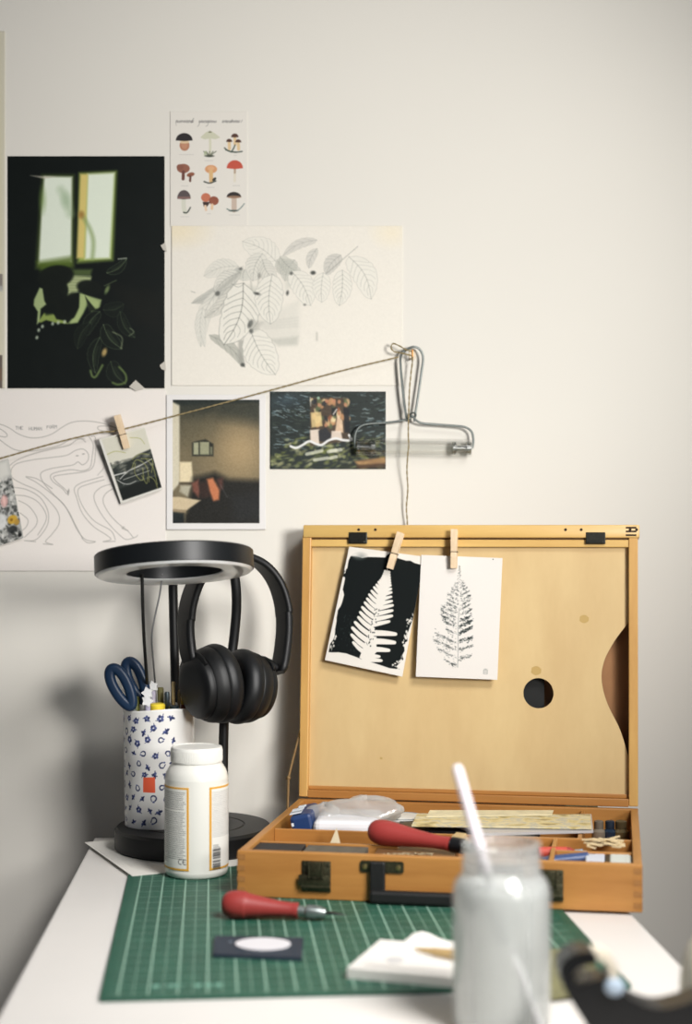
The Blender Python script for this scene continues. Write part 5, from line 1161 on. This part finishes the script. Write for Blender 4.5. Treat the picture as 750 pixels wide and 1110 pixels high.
# ------------------------------------------------------------------ prints pegged to the lid
def lid_sheet(q, o0, o1, bow=0):
    a,b_,c,d = lw(*q[0],o0),lw(*q[1],o0),lw(*q[2],o1),lw(*q[3],o1); nn = LM.to_3x3()@Vector((0,-1,0))
    return lambda u,v,t: (a*(1-u)+b_*u)*(1-v)+(d*(1-u)+c*u)*v+nn*(-t+bow*math.sin(PI*u)*v)
white = (.865,.845,.81); black = (.035,.062,.062)
def fern(cv, f, colr, dens, seed, mode):
    r = random.Random(seed)
    return
def print_black():
    cv = Canvas(0,0,80,128, 3.0, bg=white); r = random.Random(8)
    # rolled ink field with ragged edge
    edge = []
    for i in range(26): edge.append((3+ (r.uniform(-1.2,1.0) if i<14 else r.uniform(-.6,.8)), 118-i*4.3+r.uniform(-.6,.6)))
    edge = [(x+(1.6 if 3<i<9 else 0)+(2.4 if 11<i<16 else 0)-(3.5 if 16<i<22 else 0),y) for i,(x,y) in enumerate(edge)]
    topE = [(4,10),(10,9.5),(16,10.5),(22,8.5),(30,7.5),(40,6.5),(41,3.5),(44,1.2),(47,3.8),(54,5.6),(62,6.8),(66,6.2),(71,8.0),(78,9.0),(81,8.8)]
    rightE = [(81,20),(81.5,40),(81,60),(80,66),(79,72),(78,78),(77,84),(78.5,90),(76,95),(77.5,101),(76,106),(78,110),(74,116),(72,119),(76,121)]
    botE = [(66,122),(58,121),(50,120),(40,119.5),(30,117.5),(20,116),(12,116.5),(6,118)]
    cv.poly(edge[::1][:26]+topE+rightE+botE[::1], black, 1, .35)
    cv.ell(13,9,6,3.4,(.45,.47,.46),.6,-8,2.2); cv.ell(8,8,4,2,white,.7,0,1.6)
    for i in range(46):
        y = r.uniform(62,122); cv.ell(r.uniform(74,80),y,r.uniform(.3,1.1),r.uniform(.4,1.8),white,.95,r.uniform(-20,20),.3)
    for i in range(22): cv.ell(r.uniform(66,79),r.uniform(112,123),r.uniform(.4,1.2),r.uniform(.4,1.0),white,.9,0,.3)
    for i in range(10): cv.ell(r.uniform(3,7),r.uniform(96,116),r.uniform(.3,1.2),r.uniform(.4,2),white,.9,0,.3)
    for (y0,y1,w_) in ((18,22,.9),(22,30,.5),(36,70,1.6)): cv.line([(1.5,y0),(1.5,(y0+y1)/2),(1.2,y1)],w_*1.7,white,1,.3)
    cv.poly([(-1,34),(2.3,34),(2.2,60),(1.6,88),(-1,100)],white,1,.3)
    for i in range(60): cv.ell(r.uniform(8,30),r.uniform(70,112),r.uniform(.2,.6),r.uniform(.2,1.2),(.20,.23,.23),.5,0,.3)
    # white fern
    stem = cr([(44,14),(45,30),(44.5,50),(42,72),(41,95),(39,121)],8)
    cv.line(stem,1.3,white,1,.3)
    L = [(22,2.2),(25,2.8),(28,3.6),(31,4.4),(34,5.6),(37,7),(41,8.5),(45,10.2),(50,11.8),(55,13.0),(60,13.6),(65,14.4),(71,15.4),(77,16.0),(83,16.6),(90,18.6),(97,19.8),(104,18.6),(110,15.0)]
    Rr = [(22,2.2),(25,2.8),(28,3.5),(31,4.2),(34,5),(37,6),(41,7.2),(45,8.4),(50,9.4),(55,11.4),(60,13.6),(66,15.0),(72,16.2),(78,15.0),(87,24.0),(96,25.0),(105,21.5),(113,14),(117,17)]
    def sx(y): return np.interp(y,[p[1] for p in stem],[p[0] for p in stem])
    for S_, s in ((L,-1),(Rr,1)):
        for i,(y,ln) in enumerate(S_):
            x = sx(y); up = ln*(.48 if s < 0 else (.30 if y < 80 else .06)); w_ = 1.0+ln*.088
            if y < 50: w_ = max(w_,2.0)
            tip = (x+s*ln, y-up if s>0 else y-up)
            mid = (x+s*ln*.55, y-up*.45+ (1.0 if s<0 else .4))
            b0=(x,y+2.0); c = cr([b0,mid,tip],5)
            for q_,p in enumerate(c[:-1]): cv.line([p,c[q_+1]],w_*2*(1-.62*(q_/len(c))**2),white,1,.3)
    cv.poly([(44,20),(49,50),(47,60),(40,60),(39,50)],white,1,.5); cv.poly([(38,92),(47,92),(50,108),(44,121),(34,118),(36,104)],white,1,.5)
    for i in range(26): y = r.uniform(62,104); cv.ell(sx(y)+r.uniform(-3,3),y,.5,.7,black,.8,0,.3)
    for y in (70,78,86,94,101): cv.line([(sx(y)-2.6,y-1),(sx(y)-1,y+1.5)],.5,black,.6,.3)
    cv.noise(.012,1); return cv
PB = [(378.5,592.5),(460,603.5),(436,733.5),(352,715.5)]
o = sheet('fern_print', print_black(), lid_sheet(PB,-.0030+.0035,.0025,.0015), .0006, matte, back=(.84,.82,.78)); tag(o,'tilted black inked print with a white fern pegged inside the lid','print','fern prints')
def print_white():
    cv = Canvas(0,0,88,132, 3.0, bg=(.865,.845,.82)); r = random.Random(12); ink=(.12,.15,.15); mid_=(.45,.47,.46)
    stem = cr([(42,10),(43,30),(44,50),(43.5,75),(44.5,98),(45,120)],8); sx = lambda y: np.interp(y,[p[1] for p in stem],[p[0] for p in stem])
    cv.line(stem[18:],.8,mid_,.6,.3)
    for i in range(60):
        y = r.uniform(10,32); cv.ell(sx(y)+r.uniform(-1,1)*(y-6)*.12,y,.5,.5,mid_,.5,0,.3)
    Lf = [(30,5,.25),(34,6.5,.3),(38,9,.4),(42,10,.4),(47,13,.5),(52,14,.55),(57,16,.6),(62,19,.6),(67,20,.85),(72,20,.9),(77,17,.8),(84,14,.6),(94,26,.8),(102,28,.75),(110,23,.55),(118,15,.75)]
    Rt = [(30,5,.3),(34,7,.3),(38,8,.5),(43,10,.6),(48,12,.7),(53,13,.6),(58,13,.6),(64,14,.85),(71,14.5,1.2),(77,16,1.4),(84,15,1.6),(92,16,1.1),(101,16,.9),(111,15,.7)]
    for S_, s in ((Lf,-1),(Rt,1)):
        for (y,ln,d) in S_:
            up = ln*(.42 if s<0 else .55 if y<90 else .3); 
            for k in range(int(ln*2.9*d)+4):
                t = r.uniform(.08,1); x = sx(y)+s*ln*t; yy = y-up*t+1.4*math.sin(t*PI)*(1 if s<0 else .3)+r.gauss(0,.75+.12*ln*.3)
                cv.ell(x,yy,r.uniform(.3,.95)*(1.1 if d>1 else 1),r.uniform(.25,.6),ink if r.random()<.34+.22*d else mid_,r.uniform(.25,.7) if d<1 else r.uniform(.6,1),-20*s+r.uniform(-25,25),.28)
            cv.line([(sx(y),y+1),(sx(y)+s*ln*.5,y-up*.4),(sx(y)+s*ln,y-up)],.35,mid_,.3,.3)
            for k in range(2+int(2*d)):
                t = r.uniform(.25,.9); cv.ell(sx(y)+s*ln*t,y-up*t+r.uniform(-.6,1),ln*r.uniform(.07,.15),r.uniform(.5,.9)*(.7+.5*d),ink,r.uniform(.25,.6)*min(1.3,.5+d*.6),-s*22,.5)
    x,y = 73,122; cv.line([(x,y),(x+4,y),(x+4,y+4),(x,y+4),(x,y)],.6,mid_,.7,.3); cv.line([(x+1,y+2),(x+3,y+2)],1,mid_,.6,.3); cv.ell(x+2,y-1,1.5,.6,mid_,.5)
    cv.ell(78,1.8,.5,.5,ink,.9); cv.noise(.010,1.5); return cv
PW = [(456.5,601.5),(544.5,605),(539,737),(450.5,733.5)]
o = sheet('fern_print', print_white(), lid_sheet(PW,.0020,.0040,.001), .0006, matte, back=(.84,.82,.78)); tag(o,'upright white print with a speckled grey fern pegged inside the lid','print','fern prints')
NL = LM.to_3x3()@Vector((0,-1,0))
pin('clothespin', lw(434.5,577.5,.0075), lw(422.5,616.5,.0085), NL, 'slanting clothespin holding the black fern print on the lid', 'clothespins')
pin('clothespin', lw(492.5,574.0,.0075), lw(492,616,.0085), NL, 'upright clothespin holding the white fern print on the lid', 'clothespins', .0040)

# ------------------------------------------------------------------ jar of cloudy water
JC = Vector((.1250,1.262,DESK_Z+.0002)); JR = .0393; JH = .1480
jar = thing('glass_jar', JC, 'glass jar of cloudy white rinse water in the foreground', 'jar'); JM = Matrix.Translation(JC)
jg = thin_clear('jar glass', (.985,.99,.985), .08, .5, .10)
film(jg, .26, (.9,.9,.89,1))
pr = cr([(JR*.80,0),(JR*.97,.002),(JR,.009),(JR,.03),(JR,.08),(JR,.104),(JR*.985,.111),(JR*.92,.1175),(JR*.83,.1215),(JR*.80,.1235)],5)+[(JR*.79,.1265),(JR*.815,.1275),(JR*.815,.1295),(JR*.79,.1305),(JR*.79,.1345),(JR*.81,.1355),(JR*.81,.1375),(JR*.785,.1385),(JR*.785,.1440),(JR*.805,.1455),(JR*.795,.1480)]
inn = [(r_-.0022,max(z,.004)) for r_,z in pr[::-1]]
b = MB(JM); b.lathe([(.0002,0)]+pr+inn+[(.0002,.004)],n=96,cap=False); b.build('glass', jg, jar)
def milk():
    m = bpy.data.materials.new('cloudy water'); m.use_nodes=True; nt=m.node_tree; b=nt.nodes['Principled BSDF']
    nt.nodes.remove(b); N=nt.nodes.new; K=nt.links.new
    c_=(*lin((.975,.98,.975)),1); d=N('ShaderNodeBsdfDiffuse'); d.inputs[0].default_value=c_; t=N('ShaderNodeBsdfTranslucent'); t.inputs[0].default_value=c_; p=N('ShaderNodeBsdfTransparent'); p.inputs[0].default_value=(.9,.93,.92,1)
    x=N('ShaderNodeMixShader'); x.inputs[0].default_value=.5; K(d.outputs[0],x.inputs[1]); K(t.outputs[0],x.inputs[2]); y=N('ShaderNodeMixShader'); y.inputs[0].default_value=.03; K(x.outputs[0],y.inputs[1]); K(p.outputs[0],y.inputs[2]); K(y.outputs[0],nt.nodes['Material Output'].inputs[0])
    return m
wl_ = [(r_-.0024,z) for r_,z in pr if z <= .1130]
b = MB(JM); b.lathe([(.0002,.0045)]+[(r_,max(z,.0045)) for r_,z in wl_]+[(wl_[-1][0],.1135),(.0002,.1130)],n=64,cap=False); b.build('water', milk(), jar)
st0 = P(494.5,829,1.262); st1 = P(523,930,1.250); dv = (st1-st0).normalized()
t = thing('brush_handle', st1, 'white plastic brush handle standing in the jar of cloudy water', 'brush')
wp = M('white handle', (.90,.87,.89), .35)
b = MB(); b.tube([st0, st0+dv*.002, st0+dv*.004, st0*.5+st1*.5, st0+dv*.088], .0043, k=16, scl=[.5,.85,1,1.05,1.15]); b.build('handle', wp, t)
# the part seen through the water
e0 = st0+dv*.088; e1 = JC+Vector((.0275,-.026,.006))
b = MB(); b.tube([e0, JC+Vector((-.002,-.033,.085)), JC+Vector((.012,-.0335,.05)), e1], .0036, k=12); b.build('lower_handle', M('white handle in water',(.90,.90,.90),.4), t)

# ------------------------------------------------------------------ foreground: tape dispenser, sponge, vase
pad4 = [T(596,1030,MAT_Z+.002),T(641,1027,MAT_Z+.002),T(650,1075,MAT_Z+.002),T(588,1082,MAT_Z+.002)]
b = MB(); b.plate([(p.x,p.y) for p in pad4][::-1], .0030, M=Matrix.Translation((0,0,MAT_Z+.0001))); tag(b.build('scouring_pad', M('olive scourer',(.47,.46,.33),.9,var=.25,scale=160,bump=1.0)),'olive green scouring pad lying on the mat behind the jar','pad')
YD = 1.16; td = thing('tape_dispenser', P(690,1160,YD), 'black plastic tape dispenser with a cream tape roll at the desk edge', 'tape dispenser')
gb = M('gloss black plastic', (.035,.037,.042), .30)
def prof(pts, Y, th, holes=()):                        # side outline standing upright, thickness towards the back
    A = Matrix.Translation((0,Y,0))
    f = lambda p: ((p[0]-CX)/F*Y, CZ-(p[1]-HY)/F*Y)
    b = MB(); b.plate([f(p) for p in pts], th, M=Matrix(((1,0,0,0),(0,0,1,Y),(0,1,0,0),(0,0,0,1)))); return b
outline = cr([(640,1118),(622,1090),(611,1070),(607,1052),(613,1040),(626,1033),(640,1032),(647,1037),(645,1045),(634,1047),(624,1052),(621,1060),(626,1068),(636,1066),(648,1062),(662,1064),(674,1074),(684,1083),(700,1091),(718,1094),(738,1090),(756,1084),(785,1080),(800,1100),(800,1130)],5)
bb = YD*(0)
lowz = [(800,1169),(640,1169)]
b = prof(outline+[(800,1169),(652,1169)], YD, .030); b.build('body', gb, td)
A = Matrix.Translation(P(648,1057,YD+.004))@Matrix.Rotation(PI/2,4,'X')@Matrix.Rotation(math.radians(0),4,'Y')
b = MB(A); b.lathe([(.0095,-.024),(.0165,-.024),(.0165,-.006),(.0095,-.006),(.0095,-.024)],n=48,cap=False); b.build('tape_roll', M('cream tape',(.86,.82,.74),.6), td)
b = MB(); b.ellipsoid(P(666,1070,YD-.003),(.0075,.004,.0068)); b.build('pale_blue_glint', M('pale blue glint',(.66,.72,.78),.25), td)  # small pale ellipsoid stands for the blue-white glint on the black plastic
vz = thing('vase', (.298,1.24,DESK_Z), 'pale cream ceramic vase cut off by the photo edge beside the tape dispenser', 'vase')
vx = (738-375)/1700*1.24+.034
b = MB(Matrix.Translation((vx,1.24,DESK_Z+.0001))@Matrix.Diagonal((.66,.66,.61,1))); b.lathe(cr([(.030,0),(.042,.004),(.050,.03),(.052,.06),(.049,.09),(.041,.115),(.031,.130),(.027,.138),(.030,.144)],5)+[(.027,.143),(.024,.136),(.028,.128),(.040,.10),(.040,.02),(.001,.012)],n=64); b.build('vase_body', M('cream ceramic',(.80,.78,.72),.5), vz)
